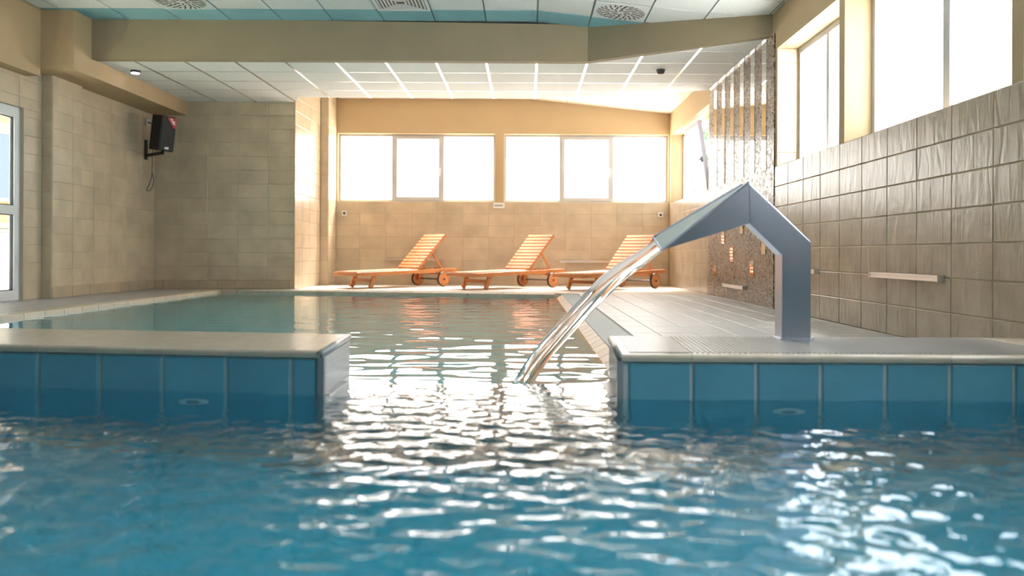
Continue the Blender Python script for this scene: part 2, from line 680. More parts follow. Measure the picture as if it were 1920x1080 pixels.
# projecting corner left of the end wall, and the return wall of the recess
mb = MB()
mb.prism([(XA, YA), (XA, 14.5), (-3.355, 14.5), (-3.355, YF + .3), (-3.9, YF + .3), (-3.9, YA + .12), (XA - .12, YA + .12)][::-1], -1.4, 3.5)
wall_ret = struct('wall_return', mb, PAINT, 'tiled return wall shining beside the end windows')
tile_field(wall_ret, (XA, 0, 0), (0, 1, 0), UZ, (YA + .01, 14.49, 0, 3.29), TW, TH, BEIGE_TILE, u_off=YA, joint=0.006, th=0.006, jit=0.004)
tile_field(wall_ret, (0, 14.5, 0), (1, 0, 0), UZ, (XA + .007, -3.357, 0, 3.29), TW, TH, BEIGE_TILE, u_off=XA, joint=0.004, th=0.005)
tile_field(wall_ret, (-3.355, 0, 0), (0, 1, 0), UZ, (14.51, YF - .01, 0, 3.29), 0.6, TH, BEIGE_TILE, u_off=14.5, joint=0.004, th=0.005)

# recess wall
mb = MB()
mb.box(XL - .2, XA - .10, YA, YA + .2, -1.4, 3.5)
wall_a = struct('wall_recess', mb, GROUT_BEIGE, 'shaded tiled wall of the recess behind the speaker')
tile_field(wall_a, (0, YA, 0), (1, 0, 0), UZ, (XL + .01, XA - .005, .13, SOF - .005), TW, TH, BEIGE_TILE, u_off=-5.257, v_off=.13, joint=0.0035, th=0.004, jit=0.003)
tile_field(wall_a, (0, YA, 0), (1, 0, 0), UZ, (XL + .01, XA - .005, 0, .13), TW * .6, .13, SKIRT_TILE, u_off=-5.2, joint=0.005, th=0.010, name='skirting_tile')

# left wall: tiled bay beyond the pilaster, the pilaster, the bay with the door
mb = MB()
mb.box(XL - .3, XL, 10.6, YA + .2, -1.4, 3.5)
wall_l = struct('wall_left', mb, GROUT_BEIGE, 'left tiled wall carrying the speaker bracket')
tile_field(wall_l, (XL, 0, 0), (0, 1, 0), UZ, (10.67, YA - .01, .13, 2.61), TW, TH, BEIGE_TILE, u_off=YA, v_off=.13, joint=0.0035, th=0.004, jit=0.003)
tile_field(wall_l, (XL, 0, 0), (0, 1, 0), UZ, (10.67, YA - .01, 0, .13), TW * .6, .13, SKIRT_TILE, u_off=YA, joint=0.005, th=0.008, name='skirting_tile')
mb = MB()
mb.box(XL - .3, -5.55, 10.0, 10.67, -1.4, 2.7)
pil = struct('wall_pilaster', mb, GROUT_BEIGE, 'tiled pilaster standing out of the left wall next to the door')
tile_field(pil, (-5.55, 0, 0), (0, 1, 0), UZ, (10.005, 10.67, .13, 2.61), TW, TH, BEIGE_TILE, u_off=10.0, v_off=.13, joint=0.0035, th=0.004, jit=0.003)
tile_field(pil, (-5.55, 0, 0), (0, 1, 0), UZ, (10.005, 10.67, 0, .13), TW, .13, SKIRT_TILE, u_off=10.0, joint=0.005, th=0.008, name='skirting_tile')
tile_field(pil, (0, 10.0, 0), (1, 0, 0), UZ, (-5.67, -5.555, 0, 2.61), TW, TH, BEIGE_TILE, u_off=-5.8, joint=0.004, th=0.005)
DY0, DY1, DZ = 7.75, 9.63, 2.165
mb = MB()
mb.box(-5.80, -5.67, Y0, DY0, -1.4, 3.5)
mb.box(-5.80, -5.67, DY1, 10.1, -1.4, 3.5)
mb.box(-5.80, -5.67, DY0, DY1, DZ, 3.5)
mb.box(-5.80, -5.67, DY0, DY1, -1.4, -.002)
wall_d = struct('wall_door_bay', mb, GROUT_BEIGE, 'left wall bay holding the glass door to the terrace')
for rc in ((DY1, 9.995, 0, DZ), (7.2, 9.995, DZ, 2.53), (7.2, DY0, 0, DZ)):
    tile_field(wall_d, (-5.67, 0, 0), (0, 1, 0), UZ, rc, TW, TH, BEIGE_TILE, u_off=10.0, joint=0.0035, th=0.004, jit=0.003)
# plastered band above the door bay, bulkhead along the left wall
mb = MB()
mb.box(-5.70, -5.50, Y0, 9.66, 2.535, 3.4)
struct('trim_1', mb, PAINT, 'plain plastered band above the glass door', 'trim')
mb = MB()
mb.box(-5.62, -5.12, 9.66, YA, 2.615, 3.4)
struct('trim_2', mb, PAINT, 'square plastered bulkhead running along the left wall above the speaker', 'trim')
# wall behind the photographer
mb = MB()
mb.box(-6.0, XR + .3, Y0 - .2, Y0, -1.4, 3.5)
struct('wall_front', mb, PAINT, 'plain wall behind the viewpoint')

# ------------------------------------------------------------------ ceilings
mb = MB()
y_a, y_b = Y0 - .2, YF + .3
mb.add([(-6.0, y_a, CEIL), (.1, y_a, CEIL), (.1, y_b, CEIL), (-6.0, y_b, CEIL),
        (-6.0, y_a, 3.6), (.1, y_a, 3.6), (.1, y_b, 3.6), (-6.0, y_b, 3.6)], BF)
zr = ceil_z(XR + .3)
mb.add([(.1, y_a, CEIL), (XR + .3, y_a, zr), (XR + .3, y_b, zr), (.1, y_b, CEIL),
        (.1, y_a, 3.6), (XR + .3, y_a, 3.6), (XR + .3, y_b, 3.6), (.1, y_b, 3.6)], BF)
ceiling = struct('ceiling', mb, CEIL_JOINT, 'main suspended ceiling sloping down towards the right windows', 'ceiling')

GX = 0.125
PAN = 0.6


def panel_poly(poly, zf, th, name, mat, parent, gap=0.006):
    c = (sum(p[0] for p in poly) / len(poly), sum(p[1] for p in poly) / len(poly))
    n = len(poly)
    top = [(x, y, zf(x) + .002) for x, y in poly]
    bot = [(x, y, zf(x) - th) for x, y in poly]
    F = [tuple(range(n, 2 * n))[::-1]] + [(i, n + i, n + (i + 1) % n, (i + 1) % n) for i in range(n)]
    F = [f[::-1] for f in F[1:]] + [F[0]]
    return obj(name, top + bot, F, mat, parent)


def ceiling_panels(regions, zf, th, rows, cols, parent, matf, skip=(), gap=0.010):
    for j in rows:
        for i in cols:
            x0, y0 = GX + i * PAN, j[0]
            x1, y1 = x0 + PAN, j[1]
            if (i, j[2]) in skip:
                continue
            sq = [(x0 + gap, y0 + gap), (x1 - gap, y0 + gap), (x1 - gap, y1 - gap), (x0 + gap, y1 - gap)]
            ps = [clip(sq, r) for r in regions]
            ps = [p for p in ps if p and area(p) > .004]
            if not ps:
                continue
            V, F = [], []
            for p in ps:
                n = len(p)
                k = len(V)
                V += [(x, y, zf(x) + .002) for x, y in p] + [(x, y, zf(x) - th) for x, y in p]
                F += [tuple(k + n + t for t in range(n))[::-1]]
                F += [(k + t, k + (t + 1) % n, k + n + (t + 1) % n, k + n + t) for t in range(n)]
            obj('ceiling_panel', V, F, matf(i, j), parent)


# fascia line of the dropped ceiling
FY = 10.05
FA, FB, FC = (-5.12, FY), (0.722, FY), (XR, 8.82)
near_regions = [[(-5.48, -.6), (.1, -.6), (.1, FY), (-5.48, FY)],
                [(.1, -.6), (.722, -.6), (.722, FY), (.1, FY)],
                [(.722, -.6), (XR, -.6), (XR, 8.82), (.722, FY)]]
near_rows = [(9.6 - .6 * k, 10.2 - .6 * k, k) for k in range(0, 18)]
VENTS = {(-7, 1), (1, 1), (-3, 1)}
ceiling_panels(near_regions, ceil_z, .008, near_rows, range(-10, 5), ceiling,
               lambda i, j: CEIL_BLUE if j[2] == 0 else CEIL_PANEL, skip=VENTS)
# far corner facet
far_regions = [[(-3.3, 11.5), (.1, 11.5), (.1, YF), (-3.3, YF)], [(.1, 11.5), (XR, 11.5), (XR, YF), (.1, YF)]]
far_rows = [(11.55 + .6 * k, 12.15 + .6 * k, k) for k in range(0, 6)]
ceiling_panels(far_regions, ceil_z, .008, far_rows, range(-6, 5), ceiling, lambda i, j: CEIL_CREAM, gap=.005)

# dropped ceiling: slab + fascia
mb = MB()
soff = [(-5.12, FY + .02), (.722, FY + .02), (XR, 8.84), (XR, 11.79), (.1, 12.49), (-3.33, 12.49), (XA, YA), (-5.12, YA)]
soffA = [(-5.12, FY + .02), (.722, FY + .02), (.722, 12.31), (.1, 12.49), (-3.33, 12.49), (XA, YA), (-5.12, YA)]
soffB = [(.722, FY + .02), (XR, 8.84), (XR, 11.79), (.722, 12.31)]
mb.prism(soffA, SOF, SOF + .16)
mb.prism(soffB, SOF, SOF + .16)
soffit = struct('ceiling_dropped', mb, CEIL_JOINT, 'lower dropped ceiling of grey panels with bright grid bars', 'ceiling')
soff_rows = [(9.545 - .6 + .6 * k, 9.545 + .6 * k, k) for k in range(0, 8)]
regs = [[(-5.12, FY + .02), (.722, FY + .02), (.722, 12.31), (.1, 12.49), (-3.33, 12.49), (-3.33, FY + .02), (-5.12, FY + .02)][:6],
        [(-5.12, FY + .02), (-3.33, FY + .02), (-3.33, 12.49), (XA, YA), (-5.12, YA)],
        soffB]
regs[0] = [(-3.33, FY + .02), (.722, FY + .02), (.722, 12.31), (.1, 12.49), (-3.33, 12.49)]
ceiling_panels(regs, lambda x: SOF, .006, soff_rows, range(-9, 5), soffit, lambda i, j: CEIL_PANEL, gap=.016)


def seg_in(regions, a, b):
    out = []
    for r in regions:
        d = .0005
        if abs(a[0] - b[0]) < 1e-6:
            p = clip([(a[0] - d, a[1]), (a[0] + d, a[1]), (a[0] + d, b[1]), (a[0] - d, b[1])], r)
            if p:
                ys = [q[1] for q in p]
                out.append(((a[0], min(ys)), (a[0], max(ys))))
        else:
            p = clip([(a[0], a[1] - d), (b[0], a[1] - d), (b[0], a[1] + d), (a[0], a[1] + d)], r)
            if p:
                xs = [q[0] for q in p]
                out.append(((min(xs), a[1]), (max(xs), a[1])))
    return out


for i in range(-9, 5):
    x = GX + i * PAN
    m2 = MB()
    for a, b in seg_in(regs, (x, 8.0), (x, 13.2)):
        m2.box(x - .0135, x + .0135, a[1], b[1], SOF - .0075, SOF + .004)
    if m2.V:
        m2.build('grid_bar', TBAR, soffit)
for j in soff_rows:
    y = j[1]
    for i in range(-10, 5):
        m2 = MB()
        for a, b in seg_in(regs, (GX + i * PAN + .014, y), (GX + (i + 1) * PAN - .014, y)):
            m2.box(a[0], b[0], y - .008, y + .008, SOF - .0072, SOF + .004)
        if m2.V:
            m2.build('cross_bar', CROSSBAR, soffit)
# fascia (one folded plaster upstand)
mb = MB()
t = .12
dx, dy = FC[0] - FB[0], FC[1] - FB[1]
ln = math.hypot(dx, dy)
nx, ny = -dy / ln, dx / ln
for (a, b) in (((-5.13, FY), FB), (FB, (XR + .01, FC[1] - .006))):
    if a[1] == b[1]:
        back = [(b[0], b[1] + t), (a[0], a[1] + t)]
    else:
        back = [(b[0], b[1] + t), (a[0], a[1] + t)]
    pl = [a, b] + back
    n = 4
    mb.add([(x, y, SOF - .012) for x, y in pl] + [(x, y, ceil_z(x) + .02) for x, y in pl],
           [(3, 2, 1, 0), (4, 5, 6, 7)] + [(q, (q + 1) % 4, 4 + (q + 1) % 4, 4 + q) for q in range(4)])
struct('trim_3', mb, PAINT_SHADED, 'folded plaster fascia at the front of the dropped ceiling', 'trim')


# ------------------------------------------------------------------ windows
class Frame:
    """u along the wall, d into the wall (outwards), z up"""
    def __init__(s, org, u, out):
        s.o, s.u, s.n = Vector(org), Vector(u), Vector(out)

    def p(s, u, d, z):
        return s.o + s.u * u + s.n * d + Vector((0, 0, z))

    def box(s, mb, u0, u1, d0, d1, z0, z1):
        V = [s.p(a, b, c) for c in (z0, z1) for a, b in ((u0, d0), (u1, d0), (u1, d1), (u0, d1))]
        F = BF if s.u.cross(s.n).z > 0 else [f[::-1] for f in BF]
        mb.add(V, F)


def ring(fr, mb, u0, u1, z0, z1, wdt, d0, d1):
    fr.box(mb, u0, u1, d0, d1, z0, z0 + wdt)
    fr.box(mb, u0, u1, d0, d1, z1 - wdt, z1)
    fr.box(mb, u0, u0 + wdt, d0, d1, z0 + wdt, z1 - wdt)
    fr.box(mb, u1 - wdt, u1, d0, d1, z0 + wdt, z1 - wdt)


def handle(fr, root, part, u, d, z):
    m = MB()
    fr.box(m, u - .014, u + .014, d - .012, d, z - .035, z + .035)
    fr.box(m, u - .009, u + .009, d - .04, d - .012, z - .009, z + .009)
    fr.box(m, u - .010, u + .010, d - .05, d - .036, z - .11, z + .012)
    under(part, m.build('handle', WHITE, root))


def window(name, fr, u0, u1, z0, z1, muls, d, glass, label, sash=None, fw=.05, mw=.05, tilt=None, hside=1):
    root = empty(name, fr.p((u0 + u1) / 2, d, z0))
    tag(root, label, 'window', kind='structure')
    lf = Frame(Vector(fr.o) - root.location, fr.u, fr.n)
    m = MB()
    ring(lf, m, u0, u1, z0, z1, fw, d, d + .07)
    m.build('window_frame', WHITE_PVC, root)
    cuts = [u0 + fw] + [c for q in muls for c in (q - mw / 2, q + mw / 2)] + [u1 - fw]
    for q in muls:
        m = MB()
        lf.box(m, q - mw / 2, q + mw / 2, d, d + .07, z0 + fw, z1 - fw)
        m.build('mullion', WHITE_PVC, root)
    for k in range(0, len(cuts), 2):
        a, b = cuts[k], cuts[k + 1]
        if tilt == k // 2:
            continue
        if sash == k // 2:
            m = MB()
            ring(lf, m, a - .012, b + .012, z0 + fw - .012, z1 - fw + .012, .058, d - .015, d + .05)
            s = m.build('sash', WHITE_PVC, root)
            m = MB()
            lf.box(m, a + .045, b - .045, d + .02, d + .03, z0 + fw + .045, z1 - fw - .045)
            under(s, m.build('pane', glass, root))
            handle(lf, root, s, (b - .02) if hside > 0 else (a + .02), d - .015, (z0 + z1) / 2 - .03)
        else:
            m = MB()
            lf.box(m, a, b, d + .03, d + .04, z0 + fw, z1 - fw)
            m.build('pane', glass, root)
    return root, lf


FWF = Frame((0, YF, 0), (1, 0, 0), (0, 1, 0))
K = YF / 1600


def fx(px):
    return (px - 985) * K


window('window_1', FWF, FW[0][0], FW[0][1], FZ0, FZ1, [fx(735), fx(828)], .10, PANE_FAR,
       'left wide three-pane window in the end wall', sash=1, fw=.045)
window('window_2', FWF, FW[1][0], FW[1][1], FZ0, FZ1, [fx(1051), fx(1148)], .10, PANE_FAR,
       'right wide three-pane window in the end wall', sash=1, fw=.045)
FRR = Frame((XR, 0, 0), (0, -1, 0), (1, 0, 0))
D = .218
window('window_3', FRR, -8.67, -6.95, SILL, LINT, [-7.83], D, PANE_SIDE,
       'right wall window next to the mosaic panel, seen at a sharp angle', fw=.06, mw=.07)
w4, lf4 = window('window_4', FRR, -6.83, -4.48, SILL, LINT, [-5.62], D, PANE_SIDE,
                 'large right wall window with a faint drawn doodle on its pane', fw=.06, mw=.09)
window('window_5', FRR, -4.37, -1.96, SILL, LINT, [-3.16], D, PANE_SIDE, 'right wall window nearest the right picture edge', fw=.06, mw=.09)
window('window_6', FRR, -1.84, .62, SILL, LINT, [-.6], D, PANE_SIDE, 'right wall window level with the viewpoint', fw=.06, mw=.09)
w8, lf8 = window('window_8', FRR, -15.0, -11.86, SILL, LINT, [-14.03, -12.91], D, PANE_CORNER,
                 'right wall window near the corner with one sash tilted open', fw=.045, tilt=1)
# tilted sash
sa, sb = -14.0, -12.94
th = math.atan2(.16, 1.12)
piv = lf8.p(sa, D - .01, SILL + .05)


def tiltpt(u, d, z):
    # rotate about the bottom edge so that the top leans into the room
    zz, dd = z, d
    return lf8.p(u, D - .01 + dd * math.cos(th) - zz * math.sin(th), SILL + .05 + zz * math.cos(th) + dd * math.sin(th))


def tbox(m, u0, u1, d0, d1, z0, z1):
    m.add([tiltpt(a, b, c) for c in (z0, z1) for a, b in ((u0, d0), (u1, d0), (u1, d1), (u0, d1))], BF)


m = MB()
HS = 1.10
tbox(m, sa, sb, 0, .06, 0, .06)
tbox(m, sa, sb, 0, .06, HS - .06, HS)
tbox(m, sa, sa + .06, 0, .06, .06, HS - .06)
tbox(m, sb - .06, sb, 0, .06, .06, HS - .06)
sash8 = m.build('sash', SASH_GREY, w8)
m = MB()
tbox(m, sa + .055, sb - .055, .02, .03, .055, HS - .055)
under(sash8, m.build('pane', PANE_CORNER, w8))
m = MB()
tbox(m, sb - .045, sb - .015, -.03, 0, HS * .42, HS * .50)
tbox(m, sb - .13, sb - .02, -.045, -.03, HS * .45, HS * .475)
under(sash8, m.build('handle', DARKGREY, w8))

# doodle on the pane of window_4: thin strokes lying on the glass
def px_on_glass(px, py):
    X = XR + D + .03
    y = X * 1600 / (px - 985)
    z = CAM_Z + (476 + .005 * (px - 985) - py) / (px - 985) * X
    return (X - .004, y, z)


strokes = [[(1665, 89), (1671, 84), (1680, 82), (1688, 83), (1694, 87), (1698, 91), (1701, 95)],
           [(1659, 98), (1662, 101), (1666, 103)],
           [(1681, 103), (1684, 103)],
           [(1703, 90), (1704.5, 92.5)],
           [(1704.5, 88), (1709, 89), (1714, 91)],
           [(1709.5, 86), (1709, 82), (1712, 77), (1717, 73)],
           [(1720, 74), (1727, 77), (1732, 80), (1735, 84)],
           [(1727, 82), (1725, 87)]]
m = MB()
for s in strokes:
    pts = [Vector(px_on_glass(*q)) for q in s]
    for a, b in zip(pts, pts[1:]):
        m.bar(a - w4.location, b - w4.location, .002, .007, up=(0, -.3, 1))
dd = m.build('doodle', PANE_MARK, w4)
dd['label'] = 'faint grey hand-drawn arcs on the pane'

# ------------------------------------------------------------------ glass door on the left and what lies outside
FRD = Frame((-5.67, 0, 0), (0, 1, 0), (-1, 0, 0))
door = empty('door_1', FRD.p((DY0 + DY1) / 2, .1, 0))
tag(door, 'white framed glass door to the terrace at the left picture edge', 'door', kind='structure')
lfd = Frame(Vector(FRD.o) - door.location, FRD.u, FRD.n)
m = MB()
ring(lfd, m, DY0, DY1, 0.0, DZ, .05, .04, .09)
m.build('door_frame', GREY_PVC, door)
mid = (DY0 + DY1) / 2
for a, b in ((DY0 + .045, mid), (mid, DY1 - .045)):
    m = MB()
    ring(lfd, m, a, b, .04, DZ - .045, .075, .03, .085)
    lfd.box(m, a + .075, b - .075, .03, .085, .96, 1.06)
    lv = m.build('door_leaf', GREY_PVC, door)
    for z0, z1 in ((.115, .96), (1.06, DZ - .12)):
        m = MB()
        lfd.box(m, a + .075, b - .075, .055, .063, z0, z1)
        under(lv, m.build('pane', DOORGLASS, door))
        m = MB()
        ring(lfd, m, a + .07, b - .07, z0 - .005, z1 + .005, .016, .045, .073)
        under(lv, m.build('gasket', GASKET, door))
# terrace
mb = MB()
mb.box(-40, -6.0, -20, 60, -.12, -.02)
mb.box(2.9, 40, -20, 60, -.12, -.02)
mb.box(-6.0, 2.9, 15.45, 60, -.12, -.02)
struct('ground_outside', mb, GROUND, 'paved terrace ground outside the building', 'ground')
rail = empty('terrace_railing', (-8.6, 12.5, -.02))
tag(rail, 'railing of thin dark horizontal bars outside the glass door', 'railing')
for z in (.06, .19, .365, .524, .656, .744, .823, .885, .94):
    MB().tube([(0, -4, z), (0, 6, z)], .014, 6).build('rail_bar', DARKGREY, rail)
for y in (-3.5, -1.5, .5, 2.5, 4.5):
    MB().box(-.02, .02, y - .02, y + .02, 0, .98).build('post', DARKGREY, rail)
MB().box(-.03, .03, -4, 6, .98, 1.03).build('handrail', WHITE, rail)
aw = empty('terrace_awning', (-7.8, 12.5, 2.35))
tag(aw, 'brown awning beam above the terrace outside the door', 'awning')
MB().box(-.25, .25, -4.5, 6, .02, .4).build('beam', BROWNBEAM, aw)
MB().box(.25, .27, -4.5, 6, 0, .04).build('white_edge', WHITE, aw)
wl = empty('terrace_wall', (-9.5, 15, -.02))
tag(wl, 'low grey wall with a brown top band behind the terrace railing', 'low wall')
MB().box(-.1, .1, -8, 8, 0, 1.0).build('wall_body', GRATE, wl)
MB().box(-.12, .12, -8, 8, 1.0, 1.47).build('top_band', BROWNBEAM, wl)
MB().box(-.14, .14, -8, 8, 1.47, 1.52).build('coping', WHITE, wl)
# tree seen through the tilted window
tree = empty('garden_tree', (6.6, 29.0, -.02))
tag(tree, 'leafy tree outside, glimpsed through the tilted window', 'tree')
MB().tube([(0, 0, 0), (.05, 0, 1.5), (0, .1, 3), (-.1, 0, 4.6)], [.12, .1, .08, .03], 8).build('trunk', BARK, tree)
V, F = [], []
for k in range(700):
    a, r = random.uniform(0, 6.28), 1.3 * math.sqrt(random.random())
    c = Vector((r * math.cos(a), r * math.sin(a), random.uniform(1.6, 5.2)))
    d1 = Vector((random.gauss(0, 1), random.gauss(0, 1), random.gauss(0, 1))).normalized() * .11
    d2 = d1.cross(Vector((random.gauss(0, 1), random.gauss(0, 1), random.gauss(0, 1)))).normalized() * .05
    n = len(V)
    V += [c - d1, c + d2, c + d1, c - d2]
    F.append((n, n + 1, n + 2, n + 3))
crown = obj('crown', V, F, LEAF, tree)

# ------------------------------------------------------------------ mosaic panel with mirrors
mb = MB()
mb.box(XR - .012, XR + .02, 8.73, 11.82, 0, SOF)
mos = struct('trim_4', mb, MOSAIC, 'brown stone mosaic panel with upright mirror strips on the right wall', 'mosaic panel')
SY = [11.40, 10.94, 10.48, 10.01, 9.54, 9.08]
for y in SY:
    MB().box(XR - .018, XR - .006, y - .08, y + .08, SILL, SOF - .01).build('mirror_strip', MIRROR, mos)
for k, (z0, z1) in enumerate(((.265, .40), (.69, .85), (.47, .65), (.80, .95), (.31, .48), (.557, .68))):
    y = SY[k]
    MB().box(XR - .018, XR - .006, y - .075, y + .075, z0, z1).build('mirror_insert', MIRROR, mos)


# ------------------------------------------------------------------ wall bars
def wall_bar(fr, u0, u1, z, label):
    root = empty('wall_rail', fr.p((u0 + u1) / 2, 0, z))
    tag(root, label, 'wall rail', 'aluminium rails on the walls')
    lf = Frame((0, 0, 0), fr.u, fr.n)
    h = (u1 - u0) / 2
    m = MB()
    lf.box(m, -h, h, -.045, -.028, -.019, .019)
    lf.box(m, -h, h, -.050, -.045, .008, .016)
    lf.box(m, -h, h, -.050, -.045, -.016, -.008)
    m.build('rail', ALU, root)
    for s in (-1, 1):
        m = MB()
        lf.box(m, s * h - .006, s * h + .006, -.05, -.006, -.021, .021)
        m.build('end_cap', ALU, root)
    return root


wall_bar(FRR, -6.2, -5.18, .412, 'long aluminium rail on the right tiled wall under the large window')
wall_bar(FRR, -8.42, -7.39, .408, 'aluminium rail on the right tiled wall, mostly behind the steel spout post')
wall_bar(FRR, -10.84, -9.82, .168, 'aluminium rail low on the brown mosaic panel')
wall_bar(FWF, fx(724), fx(831), .44, 'slim rail on the end wall behind the left lounger')
wall_bar(FWF, fx(1050), fx(1152), .42, 'slim rail on the end wall behind the right lounger')

# sockets and sign on the end wall
def wall_plate(name, x, z, wd, ht, label, cat):
    root = empty(name, (x, YF - .008, z))
    tag(root, label, cat)
    bevel(MB().box(-wd / 2, wd / 2, -.014, 0, -ht / 2, ht / 2).build('plate', WHITE, root), .003)
    return root


r = wall_plate('wall_socket', fx(645.5), .55 + (474.5 - 400) * K, .085, .085, 'white square socket on the end wall left of the loungers', 'socket')
MB().tube([(0, -.016, 0), (0, -.012, 0)], .026, 14).build('socket_hole', DARKGREY, r)
r = wall_plate('wall_socket', fx(1238), .55 + (477.2 - 403) * K, .085, .085, 'pale square socket on the end wall close to the right corner', 'socket')
MB().tube([(0, -.016, 0), (0, -.012, 0)], .026, 14).build('socket_hole', DARKGREY, r)
r = wall_plate('wall_sign', fx(935), .55 + (475.7 - 385.5) * K, .20, .095, 'small white sign with a grey line of print between the end windows', 'sign')
m = MB()
x = -.075
for k in range(9):
    wd = random.choice((.009, .012, .015))
    m.box(x, x + wd, -.0155, -.0135, -.014, .016)
    x += wd + .005
m.build('print', GREYPRINT, r)


# ------------------------------------------------------------------ ceiling fittings
def basis_for(x):
    s = 0 if x < .1 else -(CEIL - 3.048) / (XR - .1)
    return s


def round_vent(x, y, label):
    z = ceil_z(x)
    s = basis_for(x)
    root = empty('round_vent', (x, y, z - .01))
    root.rotation_euler = (0, -math.atan(s), 0)
    tag(root, label, 'air vent', 'round swirl vents in the ceiling')
    m = MB().box(-.29, .29, -.29, .29, -.006, .004)
    m.build('vent_panel', CEIL_PANEL, root)
    n = 40
    m = MB()
    V = [(.275 * math.cos(2 * math.pi * k / n), .275 * math.sin(2 * math.pi * k / n), -.0075) for k in range(n)]
    m.add(V, [tuple(range(n))[::-1]])
    m.build('vent_disc', WHITE, root)
    # swirl slots
    for ring_r, ln, cnt, off in ((.08, .07, 8, 0), (.165, .085, 16, .2), (.235, .06, 26, .1)):
        for k in range(cnt):
            a = 2 * math.pi * (k + off) / cnt
            ca, sa_ = math.cos(a), math.sin(a)
            c = Vector((ring_r * ca, ring_r * sa_, -.009))
            d_ = Vector((ca * .92 - sa_ * .38, sa_ * .92 + ca * .38, 0)) * ln / 2
            MB().bar(c - d_, c + d_, .014, .004).build('slot', DARKGREY, root)


round_vent(-3.775, 9.3, 'round slotted vent in the upper ceiling above the recess side')
round_vent(1.025, 9.3, 'round slotted vent in the upper ceiling near the fascia corner')
sv = empty('square_vent', (-1.375, 9.3, CEIL - .008))
tag(sv, 'square louvred air vent in the middle of the upper ceiling', 'air vent')
MB().box(-.29, .29, -.29, .29, -.004, .004).build('vent_panel', DARKGREY, sv)
m = MB()
for a, b in ((-.295, -.265), (.265, .295)):
    m.box(a, b, -.295, .295, -.014, -.002)
    m.box(-.265, .265, a, b, -.014, -.002)
m.build('vent_frame', CEIL_PANEL, sv)
for k in range(6):
    q = .245 - k * .038
    for s in (-1, 1):
        MB().bar((s * q, -q, -.008), (s * q, q, -.008), .02, .006).build('louvre', WHITE, sv)
        MB().bar((-q, s * q, -.008), (q, s * q, -.008), .02, .006).build('louvre', WHITE, sv)

sd = empty('smoke_detector', (1.655, 10.5, SOF - .007))
tag(sd, 'dark smoke detector under the dropped ceiling panels', 'smoke detector')
MB().tube([(0, 0, 0), (0, 0, -.018)], .055, 20).build('base_ring', DARKGREY, sd)
MB().tube([(0, 0, -.018), (0, 0, -.045), (0, 0, -.052)], [.05, .042, .03], 20).build('sensor_head', DARKGREY, sd)
MB().tube([(0, 0, -.052), (0, 0, -.056)], .02, 16).build('indicator', RED, sd)
dl = empty('ceiling_lamp', (-4.90, 10.7, SOF - .007))
tag(dl, 'small round lit lamp under the dropped ceiling on the left', 'lamp')
MB().tube([(0, 0, 0), (0, 0, -.03)], .06, 20).build('lamp_ring', DARKGREY, dl)
MB().tube([(0, 0, -.03), (0, 0, -.036)], .05, 20).build('lens', LAMP, dl)

# ------------------------------------------------------------------ speaker
spk = empty('wall_speaker', (-5.20, 12.22, 1.98))
spk.rotation_euler = (0, 0, 0)
tag(spk, 'black loudspeaker with a red corner sticker on a bracket in the recess corner', 'speaker')
ang = math.radians(70)
# local frame of the cabinet: f = front normal (slightly down), s = to its right, t = up
f0 = Vector((math.sin(ang), -math.cos(ang), 0))
tl = math.radians(8)
f_ = (f0 * math.cos(tl) + Vector((0, 0, -1)) * math.sin(tl)).normalized()
s_ = Vector((0, 0, 1)).cross(f0).normalized()
t_ = f_.cross(s_).normalized()
if t_.z < 0:
    t_ = -t_
cc = Vector((0, 0, .27))


def sp(a, b, c):
    return cc + s_ * a + f_ * b + t_ * c


def spbox(mb, a0, a1, b0, b1, c0, c1):
    V = [sp(a, b, c) for c in (c0, c1) for a, b in ((a0, b0), (a1, b0), (a1, b1), (a0, b1))]
    mb.add(V, BF)


m = MB()
hw, hh = .145, .25
V = [sp(-hw * .7, -.13, -hh), sp(hw * .7, -.13, -hh), sp(hw, .09, -hh), sp(-hw, .09, -hh),
     sp(-hw * .7, -.13, hh), sp(hw * .7, -.13, hh), sp(hw, .09, hh), sp(-hw, .09, hh)]
m.add(V, BF)
bevel(m.build('cabinet', BLACK, spk), .012)
m = MB()
spbox(m, -hw + .012, hw - .012, .09, .102, -hh + .012, hh - .012)
gr = bevel(m.build('grille', GRILLE, spk), .006)
m = MB()
spbox(m, -.045, .03, .102, .106, -hh + .03, -hh + .062)
under(gr, m.build('badge', WHITE, spk))
# sticker: red corner patch with white lettering blot
sgn = 1
m = MB()
P = [sp(-.05 * sgn, .1035, hh - .016), sp(.130 * sgn, .1035, hh - .016), sp(.130 * sgn, .1035, hh - .16), sp(.09 * sgn, .1035, hh - .16), sp(.03 * sgn, .1035, hh - .10)]
m.add(P + [q + f_ * .001 for q in P], [(0, 1, 2, 3, 4), (9, 8, 7, 6, 5)])
st = m.build('sticker', RED, spk)
m = MB()
for (a, b, wd_, ht_) in ((.03, -.036, .03, .016), (.048, -.055, .03, .016), (.062, -.074, .028, .015), (.088, -.07, .02, .026), (.074, -.094, .034, .014), (.1, -.105, .02, .012)):
    q = [sp((a - wd_ / 2) * sgn, .1048, hh + b - ht_ / 2), sp((a + wd_ / 2) * sgn, .1048, hh + b - ht_ / 2), sp((a + wd_ / 2) * sgn, .1048, hh + b + ht_ / 2), sp((a - wd_ / 2) * sgn, .1048, hh + b + ht_ / 2)]
    m.add(q, [(0, 1, 2, 3)])
mk = under(st, m.build('sticker_print', WHITE, spk))
